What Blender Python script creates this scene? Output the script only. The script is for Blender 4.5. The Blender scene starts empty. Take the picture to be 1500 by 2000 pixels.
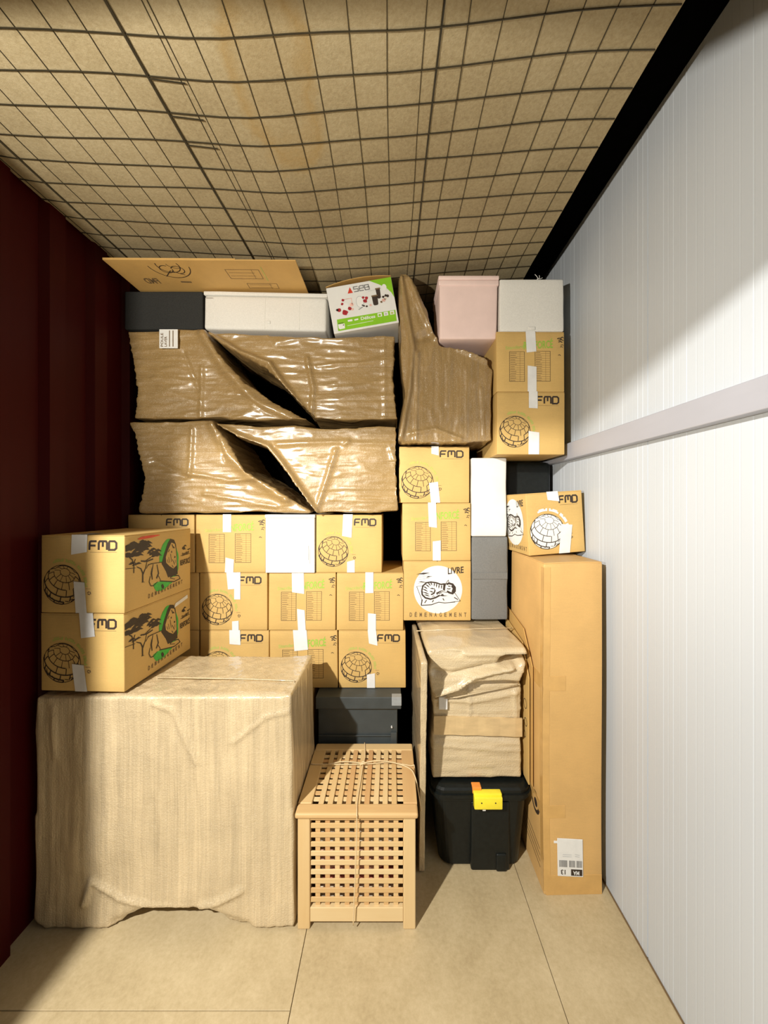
import bpy, bmesh, math, random
from mathutils import Vector, Matrix, noise
R = math.radians
sc = bpy.context.scene
C = sc.collection

# ------------------------------------------------------------------ camera, world, light, exposure
F, CX, CY, EYE = 751.0, 765.0, 985.0, 1.725
cam_d = bpy.data.cameras.new('camera'); cam = bpy.data.objects.new('camera', cam_d); C.objects.link(cam)
cam.location = (0, 0, EYE); cam.rotation_euler = (R(90), 0, 0)
cam_d.sensor_fit = 'VERTICAL'; cam_d.sensor_height = 24.0; cam_d.lens = F/2000*24.0
cam_d.shift_x = -(CX-750)/2000; cam_d.shift_y = -(1000-CY)/2000
cam_d.clip_start = 0.02
sc.camera = cam

w = bpy.data.worlds.new('world'); sc.world = w; w.use_nodes = True
w.node_tree.nodes['Background'].inputs[0].default_value = (1.0, 0.90, 0.72, 1)
w.node_tree.nodes['Background'].inputs[1].default_value = 0.03

LAMP = (-1.42, -0.55, 2.68)
ld = bpy.data.lights.new('corridor_lamp', 'SPOT'); ld.energy = 345; ld.color = (1.0, 0.955, 0.87)
ld.shadow_soft_size = 0.035; ld.spot_size = R(128); ld.spot_blend = 1.0
lo = bpy.data.objects.new('corridor_lamp', ld); C.objects.link(lo); lo.location = LAMP
lo.rotation_euler = (Vector((0.5, 1.8, -0.5))-Vector(LAMP)).to_track_quat('-Z', 'Y').to_euler()

l2 = bpy.data.lights.new('upper_fill', 'SPOT'); l2.energy = 150; l2.color = (1.0, 0.93, 0.80)  # added unseen fill light for the ceiling and upper boxes
l2.shadow_soft_size = 0.03; l2.spot_size = R(105); l2.spot_blend = 0.8
o2 = bpy.data.objects.new('upper_fill', l2); C.objects.link(o2); o2.location = (-1.30, -0.50, 1.95)
o2.rotation_euler = (Vector((-0.05, 1.45, 3.12))-Vector((-1.30, -0.50, 1.95))).to_track_quat('-Z', 'Y').to_euler()

sc.view_settings.view_transform = 'Standard'; sc.view_settings.look = 'None'
sc.view_settings.gamma = 1; sc.view_settings.use_curve_mapping = False
sc.view_settings.exposure = 0.92

# ------------------------------------------------------------------ helpers
def PX(px, d): return (px-CX)*d/F
def PZ(py, d): return EYE-(py-CY)*d/F

def tag(o, label=None, cat=None, group=None, kind=None):
    if label: o['label'] = label
    if cat: o['category'] = cat
    if group: o['group'] = group
    if kind: o['kind'] = kind
    return o
def thing(name, label, cat, loc=(0, 0, 0), rot=(0, 0, 0), group=None):
    o = bpy.data.objects.new(name, None); C.objects.link(o); o.empty_display_size = .05
    o.location = loc; o.rotation_euler = rot
    return tag(o, label, cat, group)

def NT(name):
    m = bpy.data.materials.new(name); m.use_nodes = True
    nt = m.node_tree; return m, nt, nt.nodes['Principled BSDF']
def ramp(nt, fac, stops):
    r = nt.nodes.new('ShaderNodeValToRGB'); nt.links.new(fac, r.inputs[0])
    e = r.color_ramp.elements
    while len(e) < len(stops): e.new(.5)
    for i, (p, c) in enumerate(stops): e[i].position = p; e[i].color = (*c, 1) if len(c) == 3 else c
    return r.outputs[0]
def coords(nt, scale=(1, 1, 1), src='Object'):
    t = nt.nodes.new('ShaderNodeTexCoord'); mp = nt.nodes.new('ShaderNodeMapping')
    nt.links.new(t.outputs[src], mp.inputs[0]); mp.inputs['Scale'].default_value = scale
    return mp.outputs[0]
def tex(nt, vec, scale, detail=4, rough=.6):
    n = nt.nodes.new('ShaderNodeTexNoise'); nt.links.new(vec, n.inputs['Vector'])
    n.inputs['Scale'].default_value = scale; n.inputs['Detail'].default_value = detail; n.inputs['Roughness'].default_value = rough
    return n.outputs['Fac']
def mathn(nt, op, a, b=None):
    n = nt.nodes.new('ShaderNodeMath'); n.operation = op
    for i, x in enumerate((a, b)):
        if x is None: continue
        if isinstance(x, (int, float)): n.inputs[i].default_value = x
        else: nt.links.new(x, n.inputs[i])
    return n.outputs[0]
def bump(nt, b, h, strength=.4, dist=.002):
    n = nt.nodes.new('ShaderNodeBump'); n.inputs['Strength'].default_value = strength; n.inputs['Distance'].default_value = dist
    nt.links.new(h, n.inputs['Height']); nt.links.new(n.outputs[0], b.inputs['Normal'])
def plain(name, col, rough=.6, var=.12, scale=30, bs=.2, stretch=(1, 1, 1), metal=0, coat=0):
    m, nt, b = NT(name)
    v = coords(nt, stretch); n = tex(nt, v, scale)
    c = ramp(nt, n, [(.3, tuple(x*(1-var) for x in col)), (.7, tuple(min(1, x*(1+var)) for x in col))])
    nt.links.new(c, b.inputs['Base Color']); b.inputs['Roughness'].default_value = rough
    b.inputs['Metallic'].default_value = metal; b.inputs['Coat Weight'].default_value = coat
    bump(nt, b, n, bs, .001)
    return m
def cardboard(name, col, coat=0.0):
    m, nt, b = NT(name)
    v = coords(nt); big = tex(nt, v, 3.5, 3); v2 = coords(nt, (4, 4, 60)); fib = tex(nt, v2, 5, 5, .7)
    spk = tex(nt, v, 220, 2)
    s = mathn(nt, 'ADD', mathn(nt, 'MULTIPLY', big, .55), mathn(nt, 'ADD', mathn(nt, 'MULTIPLY', fib, .25), mathn(nt, 'MULTIPLY', spk, .2)))
    c = ramp(nt, s, [(.32, tuple(x*.84 for x in col)), (.52, col), (.7, tuple(min(1, x*1.12) for x in col))])
    nt.links.new(c, b.inputs['Base Color']); b.inputs['Roughness'].default_value = .72
    b.inputs['Coat Weight'].default_value = coat; b.inputs['Coat Roughness'].default_value = .3
    bump(nt, b, s, .25, .001)
    return m
def bubble(name, col, streak=(60, 60, 3), size=150, coat=1.0, var=.16, ba=.5, fine=(0, 0, 0), rough=.2):
    """clear bubble wrap over brown paper: paper colour, fine film streaks, small bubbles with painted glints, glossy film"""
    m, nt, b = NT(name)
    v = coords(nt); big = tex(nt, v, 4, 3)
    st = tex(nt, coords(nt, streak), 1.0, 3, .55)
    fi = tex(nt, coords(nt, fine), 1.0, 2, .5) if any(fine) else st
    vo = nt.nodes.new('ShaderNodeTexVoronoi'); nt.links.new(v, vo.inputs['Vector']); vo.inputs['Scale'].default_value = size
    vo.inputs['Randomness'].default_value = .8
    bub = mathn(nt, 'SUBTRACT', 1.0, mathn(nt, 'MULTIPLY', vo.outputs['Distance'], 1.3))
    cr = tex(nt, v, 16, 5, .65)
    s = mathn(nt, 'ADD', mathn(nt, 'MULTIPLY', big, .34), mathn(nt, 'ADD', mathn(nt, 'MULTIPLY', st, .33), mathn(nt, 'MULTIPLY', fi, .33)))
    c = ramp(nt, s, [(.34, tuple(x*(1-var) for x in col)), (.5, col), (.66, tuple(min(1, x*(1+var)) for x in col))])
    mx = nt.nodes.new('ShaderNodeMix'); mx.data_type = 'RGBA'; mx.blend_type = 'MIX'
    f = ramp(nt, bub, [(.62, (0,)*3), (.86, (.34,)*3)])
    nt.links.new(f, mx.inputs[0]); nt.links.new(c, mx.inputs[6]); mx.inputs[7].default_value = (.82, .74, .58, 1)  # pale glint of each bubble painted into the base colour
    nt.links.new(mx.outputs[2], b.inputs['Base Color'])
    b.inputs['Roughness'].default_value = .42
    b.inputs['Coat Weight'].default_value = coat; b.inputs['Coat Roughness'].default_value = rough
    h = mathn(nt, 'ADD', mathn(nt, 'MULTIPLY', bub, ba), mathn(nt, 'ADD', mathn(nt, 'MULTIPLY', st, 1.1), mathn(nt, 'ADD', mathn(nt, 'MULTIPLY', fi, .5 if any(fine) else 0), mathn(nt, 'MULTIPLY', cr, 1.5))))
    bump(nt, b, h, .6, .004)
    return m

M = {}
M['card'] = cardboard('moving_cardboard', (.60, .395, .135))
M['card_dark'] = cardboard('orange_cardboard', (.56, .34, .105))
M['card_tall'] = cardboard('plain_kraft', (.62, .38, .135), .15)
M['ink'] = plain('black_ink', (.035, .022, .015), .6, .1)
M['ink_soft'] = plain('brown_faded_ink', (.16, .10, .045), .7, .1)
M['green'] = plain('green_ink', (.30, .50, .06), .6, .1)
M['green_soft'] = plain('pale_green_ink', (.42, .47, .11), .7, .1)
M['green_pen'] = plain('saturated_green_marker', (.03, .42, .05), .5, .25, 25)
M['red_pen'] = plain('red_marker', (.65, .05, .02), .5, .2)
M['paper'] = plain('white_paper', (.74, .74, .72), .6, .04)
M['tape'] = plain('white_adhesive_tape', (.74, .74, .73), .45, .06, 18, .5)
M['browntape'] = plain('brown_packing_tape', (.60, .36, .12), .25, .1, 10, .2, coat=.3)
M['paleband'] = plain('pale_brown_tape', (.60, .44, .23), .35, .12, 12, .4, (1, 1, 3), coat=.3)
M['white'] = plain('white_cardboard_box', (.70, .70, .68), .6, .03, 12)
M['cream'] = plain('off_white_textile', (.72, .71, .67), .8, .06, 140, .4)
M['pink'] = plain('pale_pink_card', (.78, .60, .56), .65, .04, 12)
M['dgrey'] = plain('charcoal_textile', (.020, .021, .020), .9, .25, 160, .5)
M['grey'] = plain('grey_textile', (.165, .168, .165), .85, .12, 160, .5)
M['dark'] = plain('blackened_board', (.045, .055, .058), .5, .15, 12, .1)
M['black'] = plain('black_plastic', (.006, .008, .0075), .42, .3, 60, .25)
M['silver'] = plain('grey_metal_corner', (.30, .33, .35), .4, .1)
M['yellow'] = plain('yellow_plastic', (.90, .76, .04), .35, .05)
M['orange'] = plain('orange_plastic', (.85, .30, .05), .4, .05)
M['red_wall'] = plain('dark_red_lacquered_steel', (.045, .0015, .0015), .5, .12, 5, .05, (1, 1, .15))
M['red_wall'].node_tree.nodes['Principled BSDF'].inputs['Specular IOR Level'].default_value = .15
M['wallpanel'] = plain('white_lacquered_sandwich_panel', (.52, .56, .61), .42, .02, 3, .05, (1, 1, .2))
M['rail'] = plain('galvanised_rail', (.42, .43, .49), .42, .05, 6, .05, (1, .3, 1), .15)
M['void'] = plain('deep_shade_black', (.002, .002, .002), .95, .2)  # near-black colour stands in for the shade of unlit gaps
M['wire'] = plain('dark_steel_wire', (.05, .042, .025), .5, .2, metal=.4)
M['twine'] = plain('pale_twine', (.72, .56, .33), .7, .12, 200, .4)
M['seb_green'] = plain('lime_green_print', (.22, .50, .02), .4, .1, 10)
M['berry'] = plain('dark_red_print', (.35, .02, .03), .4, .3, 60)
M['grey_ink'] = plain('grey_ink', (.20, .20, .20), .6, .1)
M['pale_ink'] = plain('light_grey_ink', (.45, .46, .47), .6, .1)
M['clothred'] = plain('dusty_red_cloth', (.42, .12, .10), .9, .5, 22)
M['clothpink'] = plain('pink_cloth', (.70, .42, .36), .9, .3, 18)
M['clothwhite'] = plain('ecru_cloth', (.70, .62, .50), .9, .25, 20)
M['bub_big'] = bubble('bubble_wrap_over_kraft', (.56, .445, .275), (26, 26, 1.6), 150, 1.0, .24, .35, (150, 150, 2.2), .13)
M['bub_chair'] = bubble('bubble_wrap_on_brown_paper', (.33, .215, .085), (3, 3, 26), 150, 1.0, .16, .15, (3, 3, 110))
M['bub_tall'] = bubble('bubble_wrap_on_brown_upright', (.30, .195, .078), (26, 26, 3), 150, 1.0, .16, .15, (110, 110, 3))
M['bub_stack'] = bubble('bubble_wrap_loose', (.58, .465, .29), (5, 5, 30), 150, 1.0, .18, .4, (4, 4, 120))
M['wood'] = None
def woodmat(name, axis, col=(.66, .455, .21)):
    m, nt, b = NT(name)
    s = [30, 30, 30]; s[axis] = 2.2
    v = coords(nt, tuple(s)); n = tex(nt, v, 1.1, 5, .6); g = tex(nt, coords(nt), 7, 2)
    oi = nt.nodes.new('ShaderNodeObjectInfo')
    a = mathn(nt, 'ADD', mathn(nt, 'MULTIPLY', n, .3), mathn(nt, 'ADD', mathn(nt, 'MULTIPLY', g, .12), mathn(nt, 'MULTIPLY', oi.outputs['Random'], .6)))
    c = ramp(nt, a, [(.18, (col[0]*.84, col[1]*.68, col[2]*.62)), (.5, col), (.85, (min(1, col[0]*1.12), col[1]*1.25, col[2]*1.5))])
    nt.links.new(c, b.inputs['Base Color']); b.inputs['Roughness'].default_value = .5; bump(nt, b, n, .15, .001)
    return m
M['wood_x'], M['wood_y'], M['wood_z'] = woodmat('acacia_wood_crosswise', 0), woodmat('acacia_wood_lengthwise', 1), woodmat('acacia_wood_upright', 2)

def floor_mat():
    m, nt, b = NT('chipboard_floor')
    v = coords(nt); big = tex(nt, v, 2.2, 4); chip = tex(nt, v, 55, 5, .75); sc2 = tex(nt, v, 9, 6, .7)
    s = mathn(nt, 'ADD', mathn(nt, 'MULTIPLY', big, .35), mathn(nt, 'ADD', mathn(nt, 'MULTIPLY', chip, .4), mathn(nt, 'MULTIPLY', sc2, .25)))
    c = ramp(nt, s, [(.3, (.355, .272, .148)), (.48, (.475, .38, .222)), (.66, (.59, .485, .305))])
    spots = tex(nt, v, 26, 2)
    k = ramp(nt, spots, [(.19, (1,)*3), (.235, (0,)*3)])
    mx = nt.nodes.new('ShaderNodeMix'); mx.data_type = 'RGBA'; nt.links.new(mathn(nt, 'MULTIPLY', k, .6), mx.inputs[0])
    nt.links.new(c, mx.inputs[6]); mx.inputs[7].default_value = (.12, .08, .04, 1)
    nt.links.new(mx.outputs[2], b.inputs['Base Color']); b.inputs['Roughness'].default_value = .55
    bump(nt, b, chip, .2, .001); return m
M['floor'] = floor_mat()
def ceil_mat():
    m, nt, b = NT('insulation_blanket')
    v = coords(nt); g = tex(nt, v, 90, 4, .8); big = tex(nt, v, 1.6, 4)
    s = mathn(nt, 'ADD', mathn(nt, 'MULTIPLY', g, .5), mathn(nt, 'MULTIPLY', big, .5))
    c = ramp(nt, s, [(.33, (.25, .19, .10)), (.5, (.36, .29, .165)), (.68, (.46, .385, .24))])
    # tea-coloured water stains: elongated ring with its own outline
    mp = nt.nodes.new('ShaderNodeMapping'); t = nt.nodes.new('ShaderNodeTexCoord'); nt.links.new(t.outputs['Object'], mp.inputs[0])
    mp.inputs['Location'].default_value = (.345*7, -1.12*3.0, 0); mp.inputs['Scale'].default_value = (7, 3.0, 0)
    ln = nt.nodes.new('ShaderNodeVectorMath'); ln.operation = 'LENGTH'; nt.links.new(mp.outputs[0], ln.inputs[0])
    d = mathn(nt, 'ADD', ln.outputs['Value'], mathn(nt, 'MULTIPLY', mathn(nt, 'SUBTRACT', tex(nt, v, 9, 4), .5), .9))
    ring = ramp(nt, d, [(.0, (.12,)*3), (.5, (.15,)*3), (.8, (.6,)*3), (1.1, (0,)*3)])
    mx = nt.nodes.new('ShaderNodeMix'); mx.data_type = 'RGBA'; nt.links.new(ring, mx.inputs[0])
    nt.links.new(c, mx.inputs[6]); mx.inputs[7].default_value = (.34, .22, .07, 1)
    nt.links.new(mx.outputs[2], b.inputs['Base Color']); b.inputs['Roughness'].default_value = .85
    bump(nt, b, g, .5, .003); return m
M['ceil'] = ceil_mat()
for k_ in ('void', 'black'): M[k_].node_tree.nodes['Principled BSDF'].inputs['Specular IOR Level'].default_value = .0 if k_ == 'void' else .3

PRINTS = ('printed_lettering', 'printed_acacia', 'printed_table', 'printed_fruit', 'printed_marks', 'printed_slogan', 'label_lettering', 'printed_lines', 'brand_lettering', 'printed_cat', 'printed_lion', 'printed_globe')
class MB:
    """collects verts/faces with several materials; build() links ONE mesh object"""
    def __init__(s, warp=None): s.v = []; s.f = []; s.m = []; s.mats = []; s.warp = warp
    def mi(s, m):
        if m not in s.mats: s.mats.append(m)
        return s.mats.index(m)
    def add(s, vs, fs, mat):
        o = len(s.v); k = s.mi(mat); s.v += [tuple(v) for v in vs]
        for f in fs: s.f.append(tuple(o+i for i in f)); s.m.append(k)
    def box(s, a, b, mat):
        (x0, y0, z0), (x1, y1, z1) = a, b
        v = [(x, y, z) for z in (z0, z1) for y in (y0, y1) for x in (x0, x1)]
        s.add(v, [(0, 2, 3, 1), (4, 5, 7, 6), (0, 1, 5, 4), (2, 6, 7, 3), (0, 4, 6, 2), (1, 3, 7, 5)], mat)
    def rbox(s, a, b, mat, r=.004, n=2, div=(1, 1, 1)):
        """rounded box with tessellated faces"""
        lo, hi = Vector(a), Vector(b); r = min(r, min(hi-lo)*.49)
        ax = []
        for k in range(3):
            c = [lo[k]+r*(1-math.cos(math.pi/2*i/n)) for i in range(n)]
            c += [lo[k]+r+(hi[k]-lo[k]-2*r)*i/div[k] for i in range(div[k]+1)]
            c += [hi[k]-r*(1-math.cos(math.pi/2*i/n)) for i in range(n-1, -1, -1)]
            ax.append(c)
        cache = {}; vs = []; fs = []
        def V(i, j, k):
            key = (i, j, k)
            if key not in cache:
                p = Vector((ax[0][i], ax[1][j], ax[2][k]))
                q = Vector([min(max(p[t], lo[t]+r), hi[t]-r) for t in range(3)])
                dlt = p-q
                if dlt.length > 1e-9: p = q+dlt.normalized()*r
                cache[key] = len(vs); vs.append(p)
            return cache[key]
        N = [len(x)-1 for x in ax]
        for i in range(N[0]):
            for j in range(N[1]):
                fs += [(V(i, j, 0), V(i, j+1, 0), V(i+1, j+1, 0), V(i+1, j, 0)), (V(i, j, N[2]), V(i+1, j, N[2]), V(i+1, j+1, N[2]), V(i, j+1, N[2]))]
        for i in range(N[0]):
            for k in range(N[2]):
                fs += [(V(i, 0, k), V(i+1, 0, k), V(i+1, 0, k+1), V(i, 0, k+1)), (V(i, N[1], k), V(i, N[1], k+1), V(i+1, N[1], k+1), V(i+1, N[1], k))]
        for j in range(N[1]):
            for k in range(N[2]):
                fs += [(V(0, j, k), V(0, j, k+1), V(0, j+1, k+1), V(0, j+1, k)), (V(N[0], j, k), V(N[0], j+1, k), V(N[0], j+1, k+1), V(N[0], j, k+1))]
        s.add(vs, fs, mat)
    def tube(s, pts, r, mat, n=6, cap=True):
        pts = [Vector(p) for p in pts]; rs = r if isinstance(r, (list, tuple)) else [r]*len(pts)
        up = None; vs = []; fs = []
        for i, p in enumerate(pts):
            t = (pts[min(i+1, len(pts)-1)]-pts[max(i-1, 0)]).normalized()
            if up is None: up = t.orthogonal().normalized()
            up = (up-t*up.dot(t)).normalized(); b = t.cross(up)
            for k in range(n):
                a = 2*math.pi*k/n; vs.append(p+(up*math.cos(a)+b*math.sin(a))*rs[i])
        for i in range(len(pts)-1):
            for k in range(n): fs.append((i*n+k, i*n+(k+1) % n, (i+1)*n+(k+1) % n, (i+1)*n+k))
        if cap: fs += [tuple(range(n-1, -1, -1)), tuple((len(pts)-1)*n+k for k in range(n))]
        s.add(vs, fs, mat)
    def build(s, name, parent=None, smooth=False, kind=None):
        me = bpy.data.meshes.new(name)
        vs = [tuple(s.warp(Vector(v))) for v in s.v] if s.warp else s.v
        me.from_pydata(vs, [], s.f)
        for m in s.mats: me.materials.append(m)
        me.polygons.foreach_set('material_index', s.m)
        if smooth: me.polygons.foreach_set('use_smooth', [True]*len(s.f))
        me.update()
        o = bpy.data.objects.new(name, me); C.objects.link(o)
        if parent: o.parent = parent
        if name in PRINTS: kind = 'stuff'
        if kind: o['kind'] = kind
        return o

_txt = {}
def text_shape(t):
    if t not in _txt:
        cu = bpy.data.curves.new('t', 'FONT'); cu.body = t; cu.resolution_u = 3; cu.offset = .022
        o = bpy.data.objects.new('t', cu); C.objects.link(o); bpy.context.view_layer.update()
        me = bpy.data.meshes.new_from_object(o.evaluated_get(bpy.context.evaluated_depsgraph_get()))
        vs = [(v.co.x, v.co.y) for v in me.vertices]; fs = [tuple(p.vertices) for p in me.polygons]
        bpy.data.objects.remove(o); bpy.data.meshes.remove(me)
        x0 = min(v[0] for v in vs); x1 = max(v[0] for v in vs); y0 = min(v[1] for v in vs); y1 = max(v[1] for v in vs)
        _txt[t] = ([((x-x0)/(x1-x0), (y-y0)/(y1-y0)) for x, y in vs], fs)
    return _txt[t]

class Ink(MB):
    """flat print on a face. mapf(s, t, layer) -> local point; s, t in fractions of the face (w, h in metres)"""
    def __init__(s, mapf, w, h, warp=None, clip=.004):
        super().__init__(warp); s.map = mapf; s.w = w; s.h = h; s.clip = clip
    def P(s, u, v, lay):
        c = s.clip; return s.map(min(max(u, c/s.w), 1-c/s.w)*s.w, min(max(v, c/s.h), 1-c/s.h)*s.h, lay)
    def poly(s, pts, mat, lay=1): s.add([s.P(u, v, lay) for u, v in pts], [tuple(range(len(pts)))], mat)
    def fan(s, cx, cy, rx, ry, mat, lay=1, n=40, rings=4, tilt=0, jag=0, seed=0):
        rnd = random.Random(seed); vs = [s.P(cx, cy, lay)]; fs = []; a0 = s.h/s.w
        js = [1+rnd.uniform(-jag, jag) for _ in range(n)]
        for r in range(1, rings+1):
            for k in range(n):
                a = 2*math.pi*k/n; x = rx*math.cos(a)*r/rings*js[k]; y = ry*math.sin(a)*r/rings*js[k]*a0
                x, y = x*math.cos(tilt)-y*math.sin(tilt), x*math.sin(tilt)+y*math.cos(tilt)
                vs.append(s.P(cx+x, cy+y/a0, lay))
        for k in range(n):
            fs.append((0, 1+k, 1+(k+1) % n))
            for r in range(rings-1): fs.append((1+r*n+k, 1+(r+1)*n+k, 1+(r+1)*n+(k+1) % n, 1+r*n+(k+1) % n))
        s.add(vs, fs, mat)
    def stroke(s, pts, wd, mat, lay=1, closed=False):
        """wd metres"""
        p = [Vector((u*s.w, v*s.h)) for u, v in pts]; n = len(p)
        if closed: p.append(p[0].copy()); n += 1
        wds = wd if isinstance(wd, (list, tuple)) else [wd]*n
        vs = []
        for i in range(n):
            a = p[i]-p[i-1] if i > 0 else (p[0]-p[-2] if closed else p[1]-p[0])
            b = p[i+1]-p[i] if i < n-1 else (p[1]-p[0] if closed else p[i]-p[i-1])
            if a.length < 1e-9: a = b
            if b.length < 1e-9: b = a
            if a.length < 1e-9: a = b = Vector((1, 0))
            a = a.normalized(); b = b.normalized(); t = a+b
            t = a if t.length < 1e-3 else t.normalized()
            nn = Vector((-t.y, t.x)); k = min(1/max(abs(nn.dot(Vector((-a.y, a.x)))), .3), 2.2)
            q = nn*wds[i]*.5*k
            vs += [s.P((p[i].x+q.x)/s.w, (p[i].y+q.y)/s.h, lay), s.P((p[i].x-q.x)/s.w, (p[i].y-q.y)/s.h, lay)]
        s.add(vs, [(2*i, 2*i+1, 2*i+3, 2*i+2) for i in range(n-1)], mat)
    def text(s, t, u0, v0, u1, v1, mat, lay=1, slope=0, rot180=False, rot90=False):
        vs, fs = text_shape(t); o = []
        for x, y in vs:
            if rot180: x, y = 1-x, 1-y
            if rot90: x, y = 1-y, x
            o.append(s.P(u0+(u1-u0)*x, v0+(v1-v0)*y+slope*x, lay))
        s.add(o, fs, mat)

def fmd(ink, u0, v0, u1, v1, mat):
    W, H = u1-u0, v1-v0; wd = .235*H*ink.h
    L = [([(0, 0), (0, .55), (.06, .9), (.2, 1), (1, 1)], 0), ([(.06, .5), (.85, .5)], 0),
         ([(0, 0), (0, .8), (.12, 1), (.88, 1), (1, .8), (1, 0)], 1), ([(.5, .95), (.5, .35)], 1),
         ([(0, 1), (0, .0), (.72, 0), (.95, .2), (.95, .8), (.72, 1), (0, 1)], 2)]
    for pts, k in L:
        a, b = [(0, .26), (.34, .64), (.72, 1.0)][k]
        ink.stroke([(u0+W*(a+(b-a)*x), v0+H*y) for x, y in pts], wd, mat)
    ink.stroke([(u0+.02*W, v0-.28*H), (u1, v0-.28*H)], .0012, M['ink_soft'])

def globe(ink, cx, cy, r, mat, fill=None):
    """r in fraction of w; sphere graticule seen from above"""
    a = ink.w/ink.h; tl = R(48); ry = R(-18)
    if fill: ink.fan(cx, cy, r, r*a, fill, 1)
    lay = 2
    ink.stroke([(cx+r*math.cos(2*math.pi*k/40), cy+r*a*math.sin(2*math.pi*k/40)) for k in range(41)], .0022, mat, lay)
    def pr(la, lo):
        x, y, z = math.cos(la)*math.sin(lo), math.cos(la)*math.cos(lo), math.sin(la)
        x, y = x*math.cos(ry)-y*math.sin(ry), x*math.sin(ry)+y*math.cos(ry)
        y, z = y*math.cos(tl)-z*math.sin(tl)*-1, -y*math.sin(tl)+z*math.cos(tl)
        c_, s_ = math.cos(R(-14)), math.sin(R(-14)); x, z = x*c_-z*s_, x*s_+z*c_
        return (cx+r*x, cy+r*a*z) if y > .03 else None
    def arc(f, a0, a1, n, wd):
        run = []
        for i in range(n+1):
            p = f(a0+(a1-a0)*i/n)
            if p: run.append(p)
            else:
                if len(run) > 1: ink.stroke(run, wd, mat, lay)
                run = []
        if len(run) > 1: ink.stroke(run, wd, mat, lay)
    rnd = random.Random(5); step = 30
    for bi, la in enumerate((75, 55, 33, 10, -14, -38)):
        wd = (.0018, .0024, .0032, .0042, .0048, .0036)[bi]
        for lo in range(-180, 180, step):
            if rnd.random() < .9: arc(lambda t: pr(R(la), R(t)), lo+(bi % 2)*15, lo+step+(bi % 2)*15, 4, wd)
            if bi < 5 and rnd.random() < .88:
                l2 = (75, 55, 33, 10, -14, -38)[bi+1]; q = lo+(bi % 2)*15+rnd.uniform(-3, 3)
                arc(lambda t: pr(R(t), R(q)), la, l2, 3, wd)
    for k in range(9):   # broken edge arcs at the foot
        t0 = R(200+k*16); ink.stroke([(cx+r*.86*math.cos(t0), cy+r*a*.86*math.sin(t0)), (cx+r*.93*math.cos(t0+.2), cy+r*a*.93*math.sin(t0+.2))], .0026, mat, lay)

def globe_face(root, mapf, w, h, warp, white=False, arcmat='green_soft'):
    i = Ink(mapf, w, h, warp); fmd(i, .585, .815, .91, .925, M['ink']); i.build('brand_lettering', root)
    g = Ink(mapf, w, h, warp); cx, cy, r = (.26, .365, .228) if not white else (.34, .37, .30)
    globe(g, cx, cy, r, M['ink'], M['paper'] if white else None); g.build('printed_globe', root)
    g = Ink(mapf, w, h, warp); a = w/h
    am = M['paper'] if white else M[arcmat]
    for k in range(26):
        t = R(112-k*4.6); r0, r1 = r*1.17, r*(1.33 if k % 4 else 1.27)
        if k % 7 == 6: continue
        g.stroke([(cx+r0*math.cos(t), cy+r0*a*math.sin(t)), (cx+r1*math.cos(t), cy+r1*a*math.sin(t))], .0055 if not white else .009, am)
    for k in range(3):   # recycling loop
        t = R(90+120*k); u, v = cx+r*1.42, cy-r*a*.42; q = .02
        g.stroke([(u+q*math.cos(t), v+q*a*math.sin(t)), (u+q*math.cos(t+1.5), v+q*a*math.sin(t+1.5))], .0045, M['ink_soft'])
    g.stroke([(cx+r*1.25, cy-r*a*.2), (cx+r*1.5, cy-r*a*.2)], .0015, M['ink_soft'])
    g.build('printed_slogan', root)

def acacia_bits(g, m, u0, v0, s):
    for q, (a, b, l) in enumerate([(0, 0, .07), (-.03, .02, .05), (.02, .035, .05), (-.015, -.025, .045), (.02, -.07, .05), (0, -.095, .03), (-.03, -.21, .03)]):
        g.stroke([(u0+a*s-l*s*.6, v0+b*s*1.2), (u0+a*s, v0+b*s*1.2+.012), (u0+a*s+l*s*.7, v0+b*s*1.2-.004)], .005 if q < 4 else .003, m)
def table_face(root, mapf, w, h, warp):
    g = Ink(mapf, w, h, warp); rnd = random.Random(3)
    for (a, b, c, d) in ((.19, .17, .41, .665), (.565, .175, .79, .675)):
        g.stroke([(a, b), (c, b), (c, d), (a, d)], .0018, M['ink'], 1, True)
        g.stroke([(a+(c-a)*.7, b), (a+(c-a)*.7, d)], .0009, M['ink_soft'])
        for k in range(1, 13):
            y = b+(d-b)*k/13; g.stroke([(a, y), (c, y)], .0009, M['ink_soft'])
        for k in range(13):
            y = b+(d-b)*(k+.4)/13; x = rnd.uniform(.12, .28)*(c-a)+a+.02; g.stroke([(a+.012, y), (x+.03, y)], .0022, M['ink_soft'])
    g.build('printed_table', root)
    g = Ink(mapf, w, h, warp)
    g.text('Standard', .13, .695, .40, .755, M['green_soft'], slope=.03)
    g.text('RENFORCÉ', .40, .70, .83, .865, M['green'], slope=.03)
    acacia_bits(g, M['ink'], .955, .86, 1.0)
    g.build('printed_lettering', root)

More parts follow.
